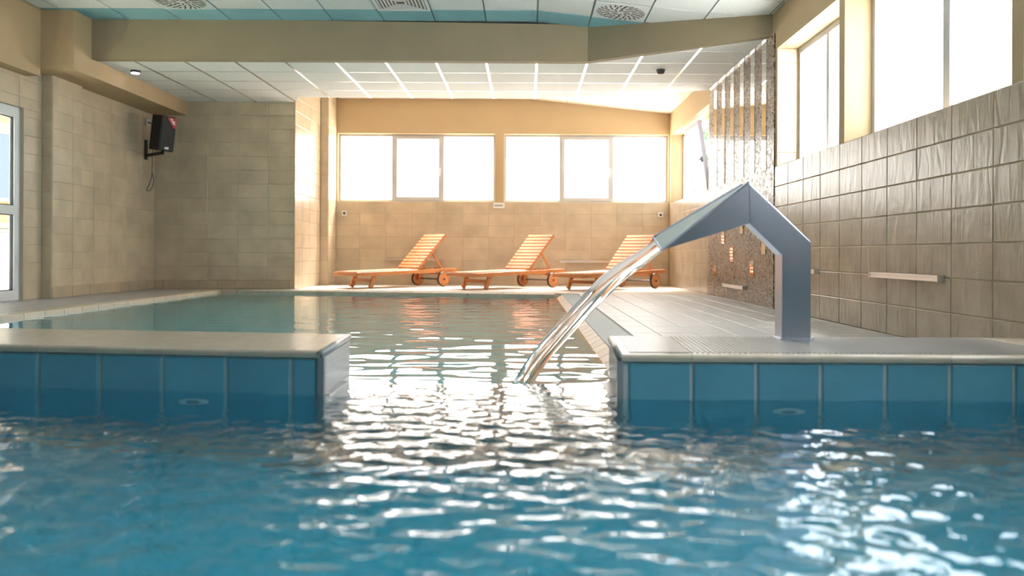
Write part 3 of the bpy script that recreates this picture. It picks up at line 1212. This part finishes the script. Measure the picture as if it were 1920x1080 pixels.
# bracket
bx = XL + .006 - spk.location.x
by = 12.57 - spk.location.y
MB().box(bx, bx + .02, by - .035, by + .035, -.07, .22).build('bracket_plate', BLACK, spk)
MB().bar((bx + .02, by, -.01), (.0, 0, -.01), .04, .04).build('bracket_arm', BLACK, spk)
MB().bar((0, 0, -.03), (0, 0, .05), .03, .03, up=(1, 0, 0)).build('bracket_pin', BLACK, spk)
# box on the wall and cable
jb = empty('junction_box', (XL + .006, 12.60, 2.46))
tag(jb, 'small white cable box on the wall above the speaker', 'cable box')
MB().box(0, .03, -.05, .05, -.05, .05).build('cover', WHITE, jb)
MB().tube([(.03, 0, 0), (.04, 0, 0)], .018, 10).build('gland', DARKGREY, jb)
cb = empty('speaker_cable', (XL + .05, 12.58, 1.45))
tag(cb, 'thin cable looping down the wall below the speaker bracket', 'cable')


def smooth_path(P, n=12):
    P = [Vector(p) for p in P]
    out = []
    for i in range(len(P) - 1):
        p0, p1, p2, p3 = P[max(i - 1, 0)], P[i], P[i + 1], P[min(i + 2, len(P) - 1)]
        for k in range(n):
            t = k / n
            out.append(0.5 * ((2 * p1) + (p2 - p0) * t + (2 * p0 - 5 * p1 + 4 * p2 - p3) * t * t + (3 * p1 - p0 - 3 * p2 + p3) * t ** 3))
    out.append(P[-1])
    return out


MB().tube(smooth_path([(0, 0, 1.01), (.06, -.02, .97), (.10, -.04, .86), (.09, -.04, .7), (.07, -.03, .5), (.06, -.02, .35)]), .007, 6).build('upper_run', REDCABLE, cb, True)
MB().tube(smooth_path([(.06, -.02, .35), (.055, -.02, .22), (.02, -.02, .10), (-.015, -.02, .02), (.02, -.02, .0), (.07, -.02, .07), (.085, -.02, .16), (.06, -.02, .27)]), .006, 6).build('loop', CABLE, cb, True)

# ------------------------------------------------------------------ pool deck
PX1 = 0.41                      # right edge of the swimming pool
FARL, FARR = (-4.40, 12.35), (PX1, 11.55)
mb = MB()
mb.prism([(.73, 3.9), (XR + .02, 3.9), (XR + .02, 11.86), (.73, 11.86)], -.30, -.008)
floor_r = struct('floor', mb, GROUT_WHITE, 'right deck paved with pale staggered tiles', 'floor')
tile_field(floor_r, (0, 0, -.008), (1, 0, 0), (0, 1, 0), (.735, XR, 3.905, 11.86), .262, .524, DECK_TILE, u_off=1.19 - .262 * 2, v_off=7.05, joint=.006, th=.008, name='deck_tile', jit=.001)


def deck_joints():
    m, nt, p = new_mat('far_deck_tiles')
    L = nt.links
    g = N(nt, 'ShaderNodeNewGeometry')
    br = N(nt, 'ShaderNodeTexBrick')
    br.inputs['Scale'].default_value = 1.0
    br.inputs['Brick Width'].default_value = .262
    br.inputs['Row Height'].default_value = .524
    br.inputs['Mortar Size'].default_value = .004
    br.inputs['Color1'].default_value = (.56, .50, .43, 1)
    br.inputs['Color2'].default_value = (.52, .46, .40, 1)
    br.inputs['Mortar'].default_value = (.60, .57, .52, 1)
    br.offset = 0
    L.new(g.outputs['Position'], br.inputs['Vector'])
    L.new(br.outputs['Color'], p.inputs['Base Color'])
    p.inputs['Roughness'].default_value = .34
    p.inputs['Specular IOR Level'].default_value = .6
    return m


DECK_FAR = deck_joints()
mb = MB()
mb.prism([(XL - .1, 12.62), (FARL[0] - .2, 12.62), (.73, 11.86), (XR + .02, 11.86), (XR + .02, YF + .02), (-3.9, YF + .02), (-3.9, YA + .1), (XL - .1, YA + .1)], -.30, 0)
tag(mb.build('floor.001', DECK_FAR, origin=(0, 0, 0)), 'far deck under the three loungers', 'floor', kind='structure')
mb = MB()
mb.prism([(-6.0, 3.0), (-4.6, 3.0), (-4.6, 12.62), (-6.0, 12.62)], -.30, -.008)
floor_l = tag(mb.build('floor.002', GROUT_BEIGE, origin=(0, 0, 0)), 'left deck strip beside the tiled wall', 'floor', kind='structure')
tile_field(floor_l, (0, 0, -.008), (1, 0, 0), (0, 1, 0), (-5.68, -4.6, 6.0, 12.62), .4, .524, DECK_TILE, u_off=-4.6, v_off=7.05, joint=.005, th=.008, name='deck_tile')

# coping, overflow grate
cop = empty('pool_edge', (PX1, 7.5, 0))
tag(cop, 'tan tiled overflow edge with grey grate along the right pool side', 'pool edge', kind='structure')
y = 3.9
a, b = -.008, .075
while y < 11.55:
    y2 = min(y + .24, 11.6)
    m = MB()
    g = .004
    m.add([(0, y + g - 7.5, -.10), (.09, y + g - 7.5, -.10), (.09, y2 - g - 7.5, -.10), (0, y2 - g - 7.5, -.10),
           (0, y + g - 7.5, -.052), (.09, y + g - 7.5, -.004), (.09, y2 - g - 7.5, -.004), (0, y2 - g - 7.5, -.052)], BF)
    m.build('coping_tile', COPING, cop)
    y = y2
MB().box(0, .32, -3.6, 4.2, -.30, -.055).build('channel', GROUT_BEIGE, cop)
m = MB()
y = 3.9
while y < 11.8:
    m.box(.095, .305, y - 7.5, y + .012 - 7.5, -.02, -.003)
    y += .02
o = m.build('grate_slats', GRATE, cop)
o['kind'] = 'stuff'
MB().box(.305, .318, -3.6, 4.3, -.055, -.002).build('grate_rim', DARKGREY, cop)

copl = empty('pool_edge.001', (-4.5, 8, 0))
tag(copl, 'cream tiled edge along the left pool side', 'pool edge', kind='structure')
y = 3.6
while y < 12.5:
    y2 = min(y + .33, 12.5)
    m = MB()
    m.add([(-.1, y + .003 - 8, -.3), (.1, y + .003 - 8, -.3), (.1, y2 - .003 - 8, -.3), (-.1, y2 - .003 - 8, -.3),
           (-.1, y + .003 - 8, .002), (.06, y + .003 - 8, .002), (.06, y2 - .003 - 8, .002), (-.1, y2 - .003 - 8, .002)], BF)
    m.build('coping_tile', COPING_LIGHT, copl)
    y = y2
copf = empty('pool_edge.002', (-2, 11.95, 0))
tag(copf, 'white tiled far edge of the pool in front of the loungers', 'pool edge', kind='structure')
n = 20
for k in range(n):
    t0, t1 = k / n + .0006, (k + 1) / n - .0006
    q0 = (FARL[0] + (FARR[0] - FARL[0]) * t0 + 2, FARL[1] + (FARR[1] - FARL[1]) * t0 - 11.95)
    q1 = (FARL[0] + (FARR[0] - FARL[0]) * t1 + 2, FARL[1] + (FARR[1] - FARL[1]) * t1 - 11.95)
    MB().prism([q0, q1, (q1[0], q1[1] + .16), (q0[0], q0[1] + .16)], -.3, .002).build('coping_tile', COPING_LIGHT, copf)
m = MB()
n = 150
for k in range(n):
    t0, t1 = k / n, (k + .55) / n
    q0 = (FARL[0] + (FARR[0] - FARL[0]) * t0 + 2, FARL[1] + (FARR[1] - FARL[1]) * t0 - 11.95 + .17)
    q1 = (FARL[0] + (FARR[0] - FARL[0]) * t1 + 2, FARL[1] + (FARR[1] - FARL[1]) * t1 - 11.95 + .17)
    m.prism([q0, q1, (q1[0], q1[1] + .13), (q0[0], q0[1] + .13)], -.03, .002)
o = m.build('grate_slats', GRATE, copf)
o['kind'] = 'stuff'
q0 = (FARL[0] + 2, FARL[1] - 11.95 + .16)
q1 = (FARR[0] + 2 + .32, FARR[1] - 11.95 + .16 - .05)
MB().prism([q0, q1, (q1[0], q1[1] + .2), (q0[0], q0[1] + .2)], -.3, -.03).build('channel', GROUT_BEIGE, copf)

# basins
mb = MB()
mb.box(-4.45, PX1 + .05, 3.5, 12.7, -1.15, -1.0)
mb.box(-4.6, -4.45, 3.5, 12.7, -1.5, -.1)
mb.box(PX1 + .01, PX1 + .1, 3.9, 12.7, -1.5, -.1)
mb.prism([(FARL[0] - .05, FARL[1] + .01), (FARR[0] + .05, FARR[1] + .01), (FARR[0] + .05, FARR[1] + .15), (FARL[0] - .05, FARL[1] + .15)], -1.5, -.1)
struct('pool_basin', mb, BASIN_FAR, 'blue basin of the far swimming pool', 'pool')
mb = MB()
mb.box(-4.7, 2.6, -4.2, 4.0, -1.15, -1.0)
mb.box(-4.7, -4.55, -4.2, 4.0, -1.3, .1)
mb.box(-4.7, 2.6, -4.2, -4.05, -1.3, .1)
mb.box(2.5, 2.6, -4.2, 3.3, -1.3, .1)
struct('pool_basin.001', mb, BASIN, 'blue basin of the raised near pool', 'pool')
mb = MB()
mb.box(-6.0, -4.7, -5, 3.0, -.3, 0)
mb.box(-6.0, 2.6, -5, -4.2, -.3, 0)
tag(mb.build('floor.003', DECK_BASE, origin=(0, 0, 0)), 'deck behind and beside the near pool', 'floor', kind='structure')

# ------------------------------------------------------------------ raised ledges between the two pools
LT = .150     # top of the masonry, cap tiles above
PW = .2415


def ledge(name, front_a, front_b, rear_a, rear_b, label, u_off, gap_end, PW=PW):
    """front_a -> front_b runs left to right as seen; gap_end 'b' (left ledge) or 'a' (right ledge)"""
    fa, fb, ra, rb = Vector((*front_a, 0)), Vector((*front_b, 0)), Vector((*rear_a, 0)), Vector((*rear_b, 0))
    mb = MB()
    mb.prism([fa.xy, fb.xy, rb.xy, ra.xy], -1.2, LT)
    L = struct(name, mb, GROUT_WHITE, label)
    u = (fb - fa).normalized()
    length = (fb - fa).length
    # blue wall tiles (upper course, then courses below water)
    for v0, v1 in ((-.80, LT - .002),):
        tile_field(L, fa, u, (0, 0, 1), (0.012 if gap_end == 'a' else 0, length - (0.012 if gap_end == 'b' else 0), v0, v1), PW, v1 - v0, POOL_TILE,
                   u_off=u_off, v_off=v0, joint=.015, th=.007, name='pool_tile', jit=.002)
    # cap tiles: front course with a rounded nose, plain rear course
    n = u.cross(Vector((0, 0, 1)))
    CW = PW * 2
    k0 = math.floor((0 - u_off) / CW)
    k1 = math.ceil((length - u_off) / CW)

    def pt(s, t):
        f = fa + u * s
        r_ = ra + (rb - ra) * (s / length)
        return f + (r_ - f) * t
    top, rr, over = LT + .026, .014, .014
    for k in range(k0, k1):
        a, b = max(0, u_off + k * CW), min(length, u_off + (k + 1) * CW)
        if b - a < .02:
            continue
        g = .0008
        V, F = [], []
        for s in (a + g, b - g):
            f, md = pt(s, 0) + n * over, pt(s, .5)
            prof = [(md, LT), (f, LT), (f, top - rr)]
            for q in range(1, 5):
                an = math.pi / 2 * q / 4
                prof.append((f - n * rr * (1 - math.cos(an)), top - rr + rr * math.sin(an)))
            prof.append((md, top))
            V += [(p.x, p.y, z) for p, z in prof]
        c = len(V) // 2
        F = [tuple(range(c))[::-1], tuple(range(c, 2 * c))] + [(i, (i + 1) % c, c + (i + 1) % c, c + i) for i in range(c)]
        obj('cap_tile', V, F, CAP, L)
        m = MB().prism([pt(a + g, .502).xy, pt(b - g, .502).xy, pt(b - g, 1).xy, pt(a + g, 1).xy], LT, top)
        m.build('cap_tile', CAP, L)
        if a < 1.3 and gap_end == 'a':
            for q in range(24):
                s = a + (b - a) * (q + .5) / 24
                if s < .03:
                    continue
                p0 = pt(s, .06) + Vector((0, 0, top + .001))
                p1 = pt(s, .97) + Vector((0, 0, top + .001))
                MB().bar(p0, p1, .009, .005).build('grip_rib', RIBTILE, L)
    # rounded nosing along the gap
    q0, q1 = (fb, rb) if gap_end == 'b' else (fa, ra)
    o_ = u if gap_end == 'b' else -u
    MB().tube([q0 + n * .012 + o_ * .002 + Vector((0, 0, LT + .0145)), q1 + o_ * .002 + Vector((0, 0, LT + .0145))], .0145, 12).build('end_nosing', RIBTILE, L, True)
    # ribbed face towards the gap
    e0, e1 = (fb, rb) if gap_end == 'b' else (fa, ra)
    out = u if gap_end == 'b' else -u
    m = MB()
    m.add([e0 + out * .001 + Vector((0, 0, -.3)), e1 + out * .001 + Vector((0, 0, -.3)), e1 + out * .001 + Vector((0, 0, LT - .004)), e0 + out * .001 + Vector((0, 0, LT - .004)),
           e0 + out * .008 + Vector((0, 0, -.3)), e1 + out * .008 + Vector((0, 0, -.3)), e1 + out * .008 + Vector((0, 0, LT - .004)), e0 + out * .008 + Vector((0, 0, LT - .004))],
          BF)
    m.build('end_tile', RIBTILE, L)
    for q in range(15):
        z = LT - .014 - q * .0105
        MB().bar(e0 + out * .009 + (e1 - e0) * .03 + Vector((0, 0, z)), e1 + out * .009 - (e1 - e0) * .01 + Vector((0, 0, z)), .005, .006).build('rib', RIBTILE, L)
    # corner strip
    MB().bar(e0 + out * .004 + n * .003 + Vector((0, 0, -.4)), e0 + out * .004 + n * .003 + Vector((0, 0, LT)), .024, .022, up=tuple(n)).build('corner_strip', RIBTILE, L)
    return L


LA, LB = Vector((-4.60, 3.755)), Vector((-0.78, 3.27))
llen = (LB - LA).length
ledge('wall_pool_left', LA, LB, (-4.6, 4.42), (-.815, 3.93),
      'left raised pool wall of blue tiles with cream cap', llen - .118 - .264 * 20, 'b', PW=.264)
ledge('wall_pool_right', (.36, 3.2), (2.545, 3.2), (.395, 3.9), (2.545, 3.9),
      'right raised pool wall of blue tiles carrying the steel spout', .626 - .36, 'a')
# overflow sill in the gap
mb = MB()
mb.prism([(-.80, 3.25), (.37, 3.25), (.40, 3.60), (-.81, 3.60)], -1.2, -.035)
mb.prism([(-.81, 3.60), (.40, 3.60), (.40, 3.66), (-.81, 3.66)], -1.2, -.10)
struct('wall_overflow', mb, RIBTILE, 'low overflow sill in the gap between the two pools')
# small steps at the foot of the gap faces
for s, x0, x1 in ((-1, -.80, -.745), (1, .325, .375)):
    o = MB().box(x0, x1, 3.262, 3.62, -.06, .008).build('trim_5' if s < 0 else 'trim_6', RIBTILE)
    tag(o, 'pale tile step at the foot of the left pool wall in the gap' if s < 0 else 'pale tile step at the foot of the right pool wall in the gap', 'trim', kind='structure')


# inlet nozzles below the water line
def nozzle(c, n, label):
    n = Vector(n)
    root = empty('pool_nozzle', c)
    tag(root, label, 'nozzle', 'inlet nozzles in the pool walls')
    r0 = n.cross(Vector((0, 0, 1))).normalized()
    r1 = Vector((0, 0, 1))
    m = MB()
    k = 24
    V, F = [], []
    for rr, d_ in ((.065, 0), (.062, .010), (.045, .014), (.03, .006)):
        V += [r0 * rr * math.cos(2 * math.pi * q / k) + r1 * rr * math.sin(2 * math.pi * q / k) + n * d_ for q in range(k)]
    for ri in range(3):
        F += [(ri * k + q, ri * k + (q + 1) % k, (ri + 1) * k + (q + 1) % k, (ri + 1) * k + q) for q in range(k)]
    m.add(V, F)
    m.build('flange', WHITE, root, True)
    V = [r0 * .03 * math.cos(2 * math.pi * q / k) + r1 * .03 * math.sin(2 * math.pi * q / k) + n * .006 for q in range(k)]
    MB().add(V, [tuple(range(k))]).build('opening', GRATE, root)


ul = (LB - LA).normalized()
nl = Vector((ul.y, -ul.x))
pl = LB - ul * .515
nozzle((pl.x + nl.x * .009, pl.y + nl.y * .009, -.21), (nl.x, nl.y, 0), 'pale round nozzle under water in the left pool wall')
nozzle((.985, 3.19, -.21), (0, -1, 0), 'pale round nozzle under water in the right pool wall')

# ------------------------------------------------------------------ water
def wave_set(n, lmin, lmax, slope, spread, seed, drop=1.0):
    r = np.random.default_rng(seed)
    W = []
    for k in range(n):
        lam = lmin * (lmax / lmin) ** r.random()
        a = math.pi / 2 + r.normal(0, spread)
        kk = 2 * math.pi / lam
        W.append((kk * math.cos(a), kk * math.sin(a), r.random() * 6.283, slope / kk * math.sqrt(2 / n)))
    return W


def height(W, X, Y):
    h = np.zeros_like(X)
    # slow patches so that waves come in groups
    for i, (kx, ky, ph, am) in enumerate(W):
        wob = .35 * np.sin(X * (1.3 + .2 * (i % 5)) + Y * (.9 + .25 * (i % 3)) + i)
        env = .65 + .5 * np.sin(X * (2.1 + .37 * (i % 7)) + i * 1.7) * np.sin(Y * (1.7 + .31 * (i % 4)) + i * .9)
        h += am * env * np.sin(kx * X + ky * Y + ph + wob)
    return h


def water_grid(name, xs, ys, z, W, keep, mat, post=None):
    X, Y = np.meshgrid(xs, ys)
    H = height(W, X, Y)
    Z = z + H
    if post is not None:
        Z = post(X, Y, Z, H)
    nx_, ny_ = len(xs), len(ys)
    V = np.stack([X, Y, Z], -1).reshape(-1, 3)
    cx = (X[:-1, :-1] + X[1:, 1:]) / 2
    cy = (Y[:-1, :-1] + Y[1:, 1:]) / 2
    mask = keep(cx, cy).ravel()
    idx = np.arange(nx_ * ny_).reshape(ny_, nx_)
    Q = np.stack([idx[:-1, :-1], idx[:-1, 1:], idx[1:, 1:], idx[1:, :-1]], -1).reshape(-1, 4)[mask]
    used = np.unique(Q)
    remap = np.full(nx_ * ny_, -1)
    remap[used] = np.arange(len(used))
    V = V[used]
    Q = remap[Q]
    me = bpy.data.meshes.new(name)
    me.vertices.add(len(V))
    me.vertices.foreach_set('co', V.astype(np.float32).ravel())
    me.loops.add(len(Q) * 4)
    me.loops.foreach_set('vertex_index', Q.astype(np.int32).ravel())
    me.polygons.add(len(Q))
    me.polygons.foreach_set('loop_start', np.arange(0, len(Q) * 4, 4, dtype=np.int32))
    me.polygons.foreach_set('use_smooth', np.ones(len(Q), dtype=bool))
    me.materials.append(mat)
    me.update()
    me.validate()
    o = bpy.data.objects.new(name, me)
    return link(o)


ZN = .006
ZF = -.032
WN = wave_set(80, .026, .17, .105, 1.0, 3)
WF = wave_set(34, .10, .55, .030, .45, 5)


def lfront(x):
    return 3.27 + (x + .78) * (3.755 - 3.27) / (-4.60 + .78)


def keep_near(x, y):
    lim = np.where(x < -.79, lfront(x) - .004, np.where(x > .37, 3.197, 3.655))
    return y < lim


def spill(X, Y, Z, H):
    t = np.clip((Y - 3.565) / .09, 0, 1)
    calm = 1 - .70 * np.clip((Y - 3.1) / .35, 0, 1)
    # calmer behind the lee of the pool walls
    lee = 1 - .80 * np.clip((Y - 2.62) / .40, 0, 1) * np.where((X < -.72) | (X > .34), 1, .35)
    Zc = ZN + H * np.minimum(calm, lee)
    return Zc - t * t * .085


ys = np.concatenate([np.arange(-4.05, 1.0, .09), np.arange(1.0, 2.0, .007), np.arange(2.0, 3.665, .009)])
xs = np.concatenate([np.arange(-4.56, -2.45, .08), np.arange(-2.45, 2.49, .0125), [2.51]])
near = water_grid('pool_water', xs, ys, ZN, WN, keep_near, WATER_NEAR, spill)
tag(near, 'rippled blue water of the near pool filling the foreground', 'water', kind='stuff')


def keep_far(x, y):
    far = FARL[1] + (x - FARL[0]) * (FARR[1] - FARL[1]) / (FARR[0] - FARL[0])
    return (y < far + .015)


def calm_far(X, Y, Z, H):
    # the left half lies calmer than the water under the spout
    amp = .30 + .70 * np.clip((X + 3.2) / 1.6, 0, 1)
    amp = amp * (1 + .9 * np.exp(-((X + .0) ** 2 / .5 + (Y - 4.0) ** 2 / 2.0)))
    return ZF + H * amp


ys = np.concatenate([np.arange(3.60, 7.0, .022), np.arange(7.0, 12.42, .032)])
xs = np.concatenate([np.arange(-4.42, PX1 + .005, .028), [PX1 + .008]])
far = water_grid('pool_water', xs, ys, ZF, WF, keep_far, WATER_FAR, calm_far)
tag(far, 'calm green blue water of the far pool reflecting the end windows', 'water', kind='stuff')


# ------------------------------------------------------------------ steel spout and falling water
def pw(px, py, Y):
    return Vector(((px - 985) / 1600 * Y, Y, CAM_Z + (476 + .005 * (px - 985) - py) / 1600 * Y))


Y1, Y2 = 3.775, 3.88
sp_root = empty('water_spout', (1.20, (Y1 + Y2) / 2, LT + .026))
tag(sp_root, 'angular stainless steel water spout standing on the right pool wall', 'water spout')
bo = sp_root.location


def spout_part(name, pts, mat=STEEL, rear=None, bw=.003):
    """pts: XZ outline (front, clockwise seen from the camera or not) extruded from Y1 to Y2"""
    n = len(pts)
    fr_ = [Vector((x, Y1, z)) for x, z in pts]
    re_ = [Vector((x, Y2, z)) for x, z in pts] if rear is None else [Vector(q) for q in rear]
    V = [v - bo for v in fr_ + re_]
    F = [tuple(range(n)), tuple(range(n, 2 * n))[::-1]] + [((i + 1) % n, i, n + i, n + (i + 1) % n) for i in range(n)]
    o = obj(name, V, F, mat, sp_root)
    return bevel(o, bw, 2)


z0 = LT + .026
X_in, X_out = 1.136, 1.2645
# outlines counter-clockwise seen from -Y (x right, z up)
spout_part('post', [(X_in, z0), (X_out, z0), (X_out, .609), (.9875, .87), (.992, .690), (X_in, .552)])
fa, fi, ft = Vector((.9875, Y1, .87)), Vector((.992, Y1, .690)), Vector((.606, Y1, .5705))
ra_, ri, rt = Vector((.9875, Y2, .87)), Vector((.992, Y2, .690)), Vector((.585, Y2, .628))
V = [v - bo for v in (fa, fi, ft, ra_, ri, rt)]
obj('head', V, [(2, 1, 0), (3, 4, 5), (1, 4, 3), (1, 3, 0), (2, 5, 4), (2, 4, 1), (0, 3, 5), (0, 5, 2)], STEEL, sp_root)
# upturned rims of the open channel on top of the head
nrm = (ft - fa).cross(rt - fa).normalized()
if nrm.z < 0:
    nrm = -nrm
for p0, p1 in ((fa, ft), (ra_, rt)):
    MB().bar(p0 + nrm * .003 - bo, p1 + nrm * .003 - bo, .005, .008, up=tuple(nrm)).build('channel_rim', STEEL, sp_root)
V = [q + nrm * .002 - bo for q in (fa, ra_, rt, ft)]
obj('channel', V, [(0, 1, 2), (0, 2, 3)], CHANNEL, sp_root)
MB().box(X_in - .012 - bo.x, X_out + .012 - bo.x, Y1 - .01 - bo.y, Y2 + .012 - bo.y, 0, .006).build('foot_plate', STEEL, sp_root)
# lip strip along the outlet
o = MB().bar(Vector((.606, Y1, .5705)) - bo, Vector((.585, Y2, .628)) - bo, .016, .006, up=(0, -.4, 1)).build('lip', STEEL, sp_root)

U = [(1228, 450), (1193, 474), (1134, 514), (1088, 561), (1037, 619), (994, 670), (965, 717), (953, 738)]
Lw = [(1245, 468), (1212, 493), (1173, 524), (1134, 561), (1096, 600), (1057, 643), (1018, 690), (1002, 717), (990, 738)]


def resample(P, Y, n):
    Q = smooth_path([pw(px, py, Y) for px, py in P], 10)
    d = [0]
    for a, b in zip(Q, Q[1:]):
        d.append(d[-1] + (b - a).length)
    out = []
    for k in range(n):
        s = d[-1] * k / (n - 1)
        i = min(max(j for j in range(len(d)) if d[j] <= s + 1e-9), len(Q) - 2)
        t = (s - d[i]) / max(d[i + 1] - d[i], 1e-6)
        out.append(Q[i].lerp(Q[i + 1], min(t, 1)))
    return out


NS, NR = 70, 40
UU, LL = resample(U, Y2 - .01, NS), resample(Lw, Y1 + .01, NS)
V, F = [], []
for i in range(NS):
    a, b = UU[i], LL[i]
    t = i / (NS - 1)
    ax = (b - a)
    d = ((UU[min(i + 1, NS - 1)] + LL[min(i + 1, NS - 1)]) - (UU[max(i - 1, 0)] + LL[max(i - 1, 0)])).normalized()
    nrm = ax.cross(d).normalized()
    thick = .006 + .016 * min(1, t * 2.5)
    c = (a + b) / 2
    for k in range(NR):
        ph = 2 * math.pi * k / NR
        e = math.cos(ph)
        rg = 1 + .22 * math.sin(e * 9 + 3.1 * t + 1.1 * math.sin(5 * t)) * min(1, t * 3) + .10 * math.sin(e * 17 - 6 * t + 2)
        wob = 1 + .05 * math.sin(9 * t + 2.0 * math.sin(ph)) + .03 * math.sin(23 * t + ph)
        V.append(c + ax * .5 * e * wob + nrm * thick * math.sin(ph) * rg)
for i in range(NS - 1):
    for k in range(NR):
        F.append((i * NR + k, i * NR + (k + 1) % NR, (i + 1) * NR + (k + 1) % NR, (i + 1) * NR + k))
F.append(tuple(range(NR))[::-1])
F.append(tuple(range((NS - 1) * NR, NS * NR)))
stm = obj('water_stream', V, F, STREAM, smooth=True)
tag(stm, 'clear arc of water falling from the steel spout into the far pool', 'water stream', kind='stuff')
me = stm.data
import bmesh
bm = bmesh.new()
bm.from_mesh(me)
bmesh.ops.recalc_face_normals(bm, faces=bm.faces)
bm.to_mesh(me)
bm.free()


# ------------------------------------------------------------------ loungers
def make_lounger():
    R = empty('sun_lounger', (0, 0, 0))
    hz = .292
    for s in (-1, 1):
        bevel(MB().bar((0, s * .30, hz - .074), (2.0, s * .30, hz - .018), .04, .062).build('side_rail', WOOD, R), .005)
    bevel(MB().box(-.012, .035, -.32, .32, hz - .10, hz - .043).build('end_rail', WOOD, R), .005)
    MB().box(1.96, 1.995, -.28, .28, hz - .055, hz + .010).build('end_rail', WOOD, R)
    MB().box(1.60, 1.64, -.28, .28, hz - .09, hz - .03).build('cross_rail', WOOD, R)
    k = 0
    x = .045
    while x < 1.17:
        zs = hz - .043 + .028 * x
        MB().bar((x, 0, zs), (x + .068, 0, zs + .0019), .57, .02).build('seat_slat', WOOD, R)
        x += .079
    # backrest
    ca, sa = math.cos(math.radians(45)), math.sin(math.radians(45))

    def B(l, yy, h):
        return (1.20 + l * ca - h * sa, yy, hz + .01 + l * sa + h * ca)
    for s in (-1, 1):
        m = MB()
        m.add([B(l, yy, h) for h in (-.035, .0) for l, yy in ((0, s * .262 - .018), (.80, s * .262 - .018), (.80, s * .262 + .018), (0, s * .262 + .018))], BF)
        m.build('back_rail', WOOD, R)
    for q in range(11):
        l = .012 + q * .073
        m = MB()
        m.add([B(a, yy, h) for h in (-.004, .012) for a, yy in ((l, -.285), (l + .05, -.285), (l + .05, .285), (l, .285))], BF)
        m.build('back_slat', WOOD, R)
    # stay
    for s in (-1, 1):
        MB().bar(B(.42, s * .235, -.02), (1.76, s * .235, hz - .03), .02, .03).build('stay', WOOD, R)
    MB().bar((1.76, -.26, hz - .03), (1.76, .26, hz - .03), .025, .025).build('stay_bar', WOOD, R)
    # legs
    for s in (-1, 1):
        m = MB()
        m.bar((.37, s * .27, hz - .09), (.29, s * .27, 0.004), .035, .07, up=(1, 0, 0))
        lg = bevel(m.build('leg', WOOD, R), .004)
    MB().bar((.325, -.26, .12), (.325, .26, .12), .022, .05).build('leg_stretcher', WOOD, R)
    # wheels
    wr, wx = .122, 1.67
    for s in (-1, 1):
        MB().bar((wx, s * .29, hz - .05), (wx, s * .29, wr - .03), .03, .06, up=(1, 0, 0)).build('wheel_bracket', WOOD, R)
        y0_, y1_ = s * .335, s * .375
        whl = MB().tube([(wx, y0_, wr), (wx, y1_, wr)], wr - .012, 28).build('wheel', WOOD, R)
        V, F = [], []
        n, mth = 32, 6
        for i in range(n):
            a = 2 * math.pi * i / n
            for j in range(mth):
                b = 2 * math.pi * j / mth
                rr = wr - .011 + .011 * math.cos(b)
                V.append((wx + rr * math.cos(a), s * .355 + .022 * math.sin(b), wr + rr * math.sin(a)))
        for i in range(n):
            for j in range(mth):
                F.append((i * mth + j, ((i + 1) % n) * mth + j, ((i + 1) % n) * mth + (j + 1) % mth, i * mth + (j + 1) % mth))
        under(whl, obj('tyre', V, F, RUBBER, R, True))
        under(whl, MB().tube([(wx, s * .375, wr), (wx, s * .388, wr)], .016, 12).build('hub', DARKSTEEL, R))
    MB().tube([(wx, -.34, wr), (wx, .34, wr)], .013, 10).build('axle', DARKSTEEL, R)
    return R


def copy_tree(o, parent=None):
    c = o.copy()
    col.objects.link(c)
    c.parent = parent
    for ch in list(o.children):
        copy_tree(ch, c)
    return c


proto = make_lounger()
spots = [(-2.81, 13.30, 44, 'left wooden sun lounger with its back raised, beside the recess corner'),
         (-1.00, 13.07, 44, 'middle wooden sun lounger with raised slatted back and wheels'),
         (.65, 12.90, 44, 'right wooden sun lounger, partly hidden by the falling water')]
for i, (x, y, a, lab) in enumerate(spots):
    o = proto if i == 0 else copy_tree(proto)
    o.location = (x, y, .001)
    o.rotation_euler = (0, 0, math.radians(a))
    tag(o, lab, 'sun lounger', 'wooden sun loungers along the end wall')
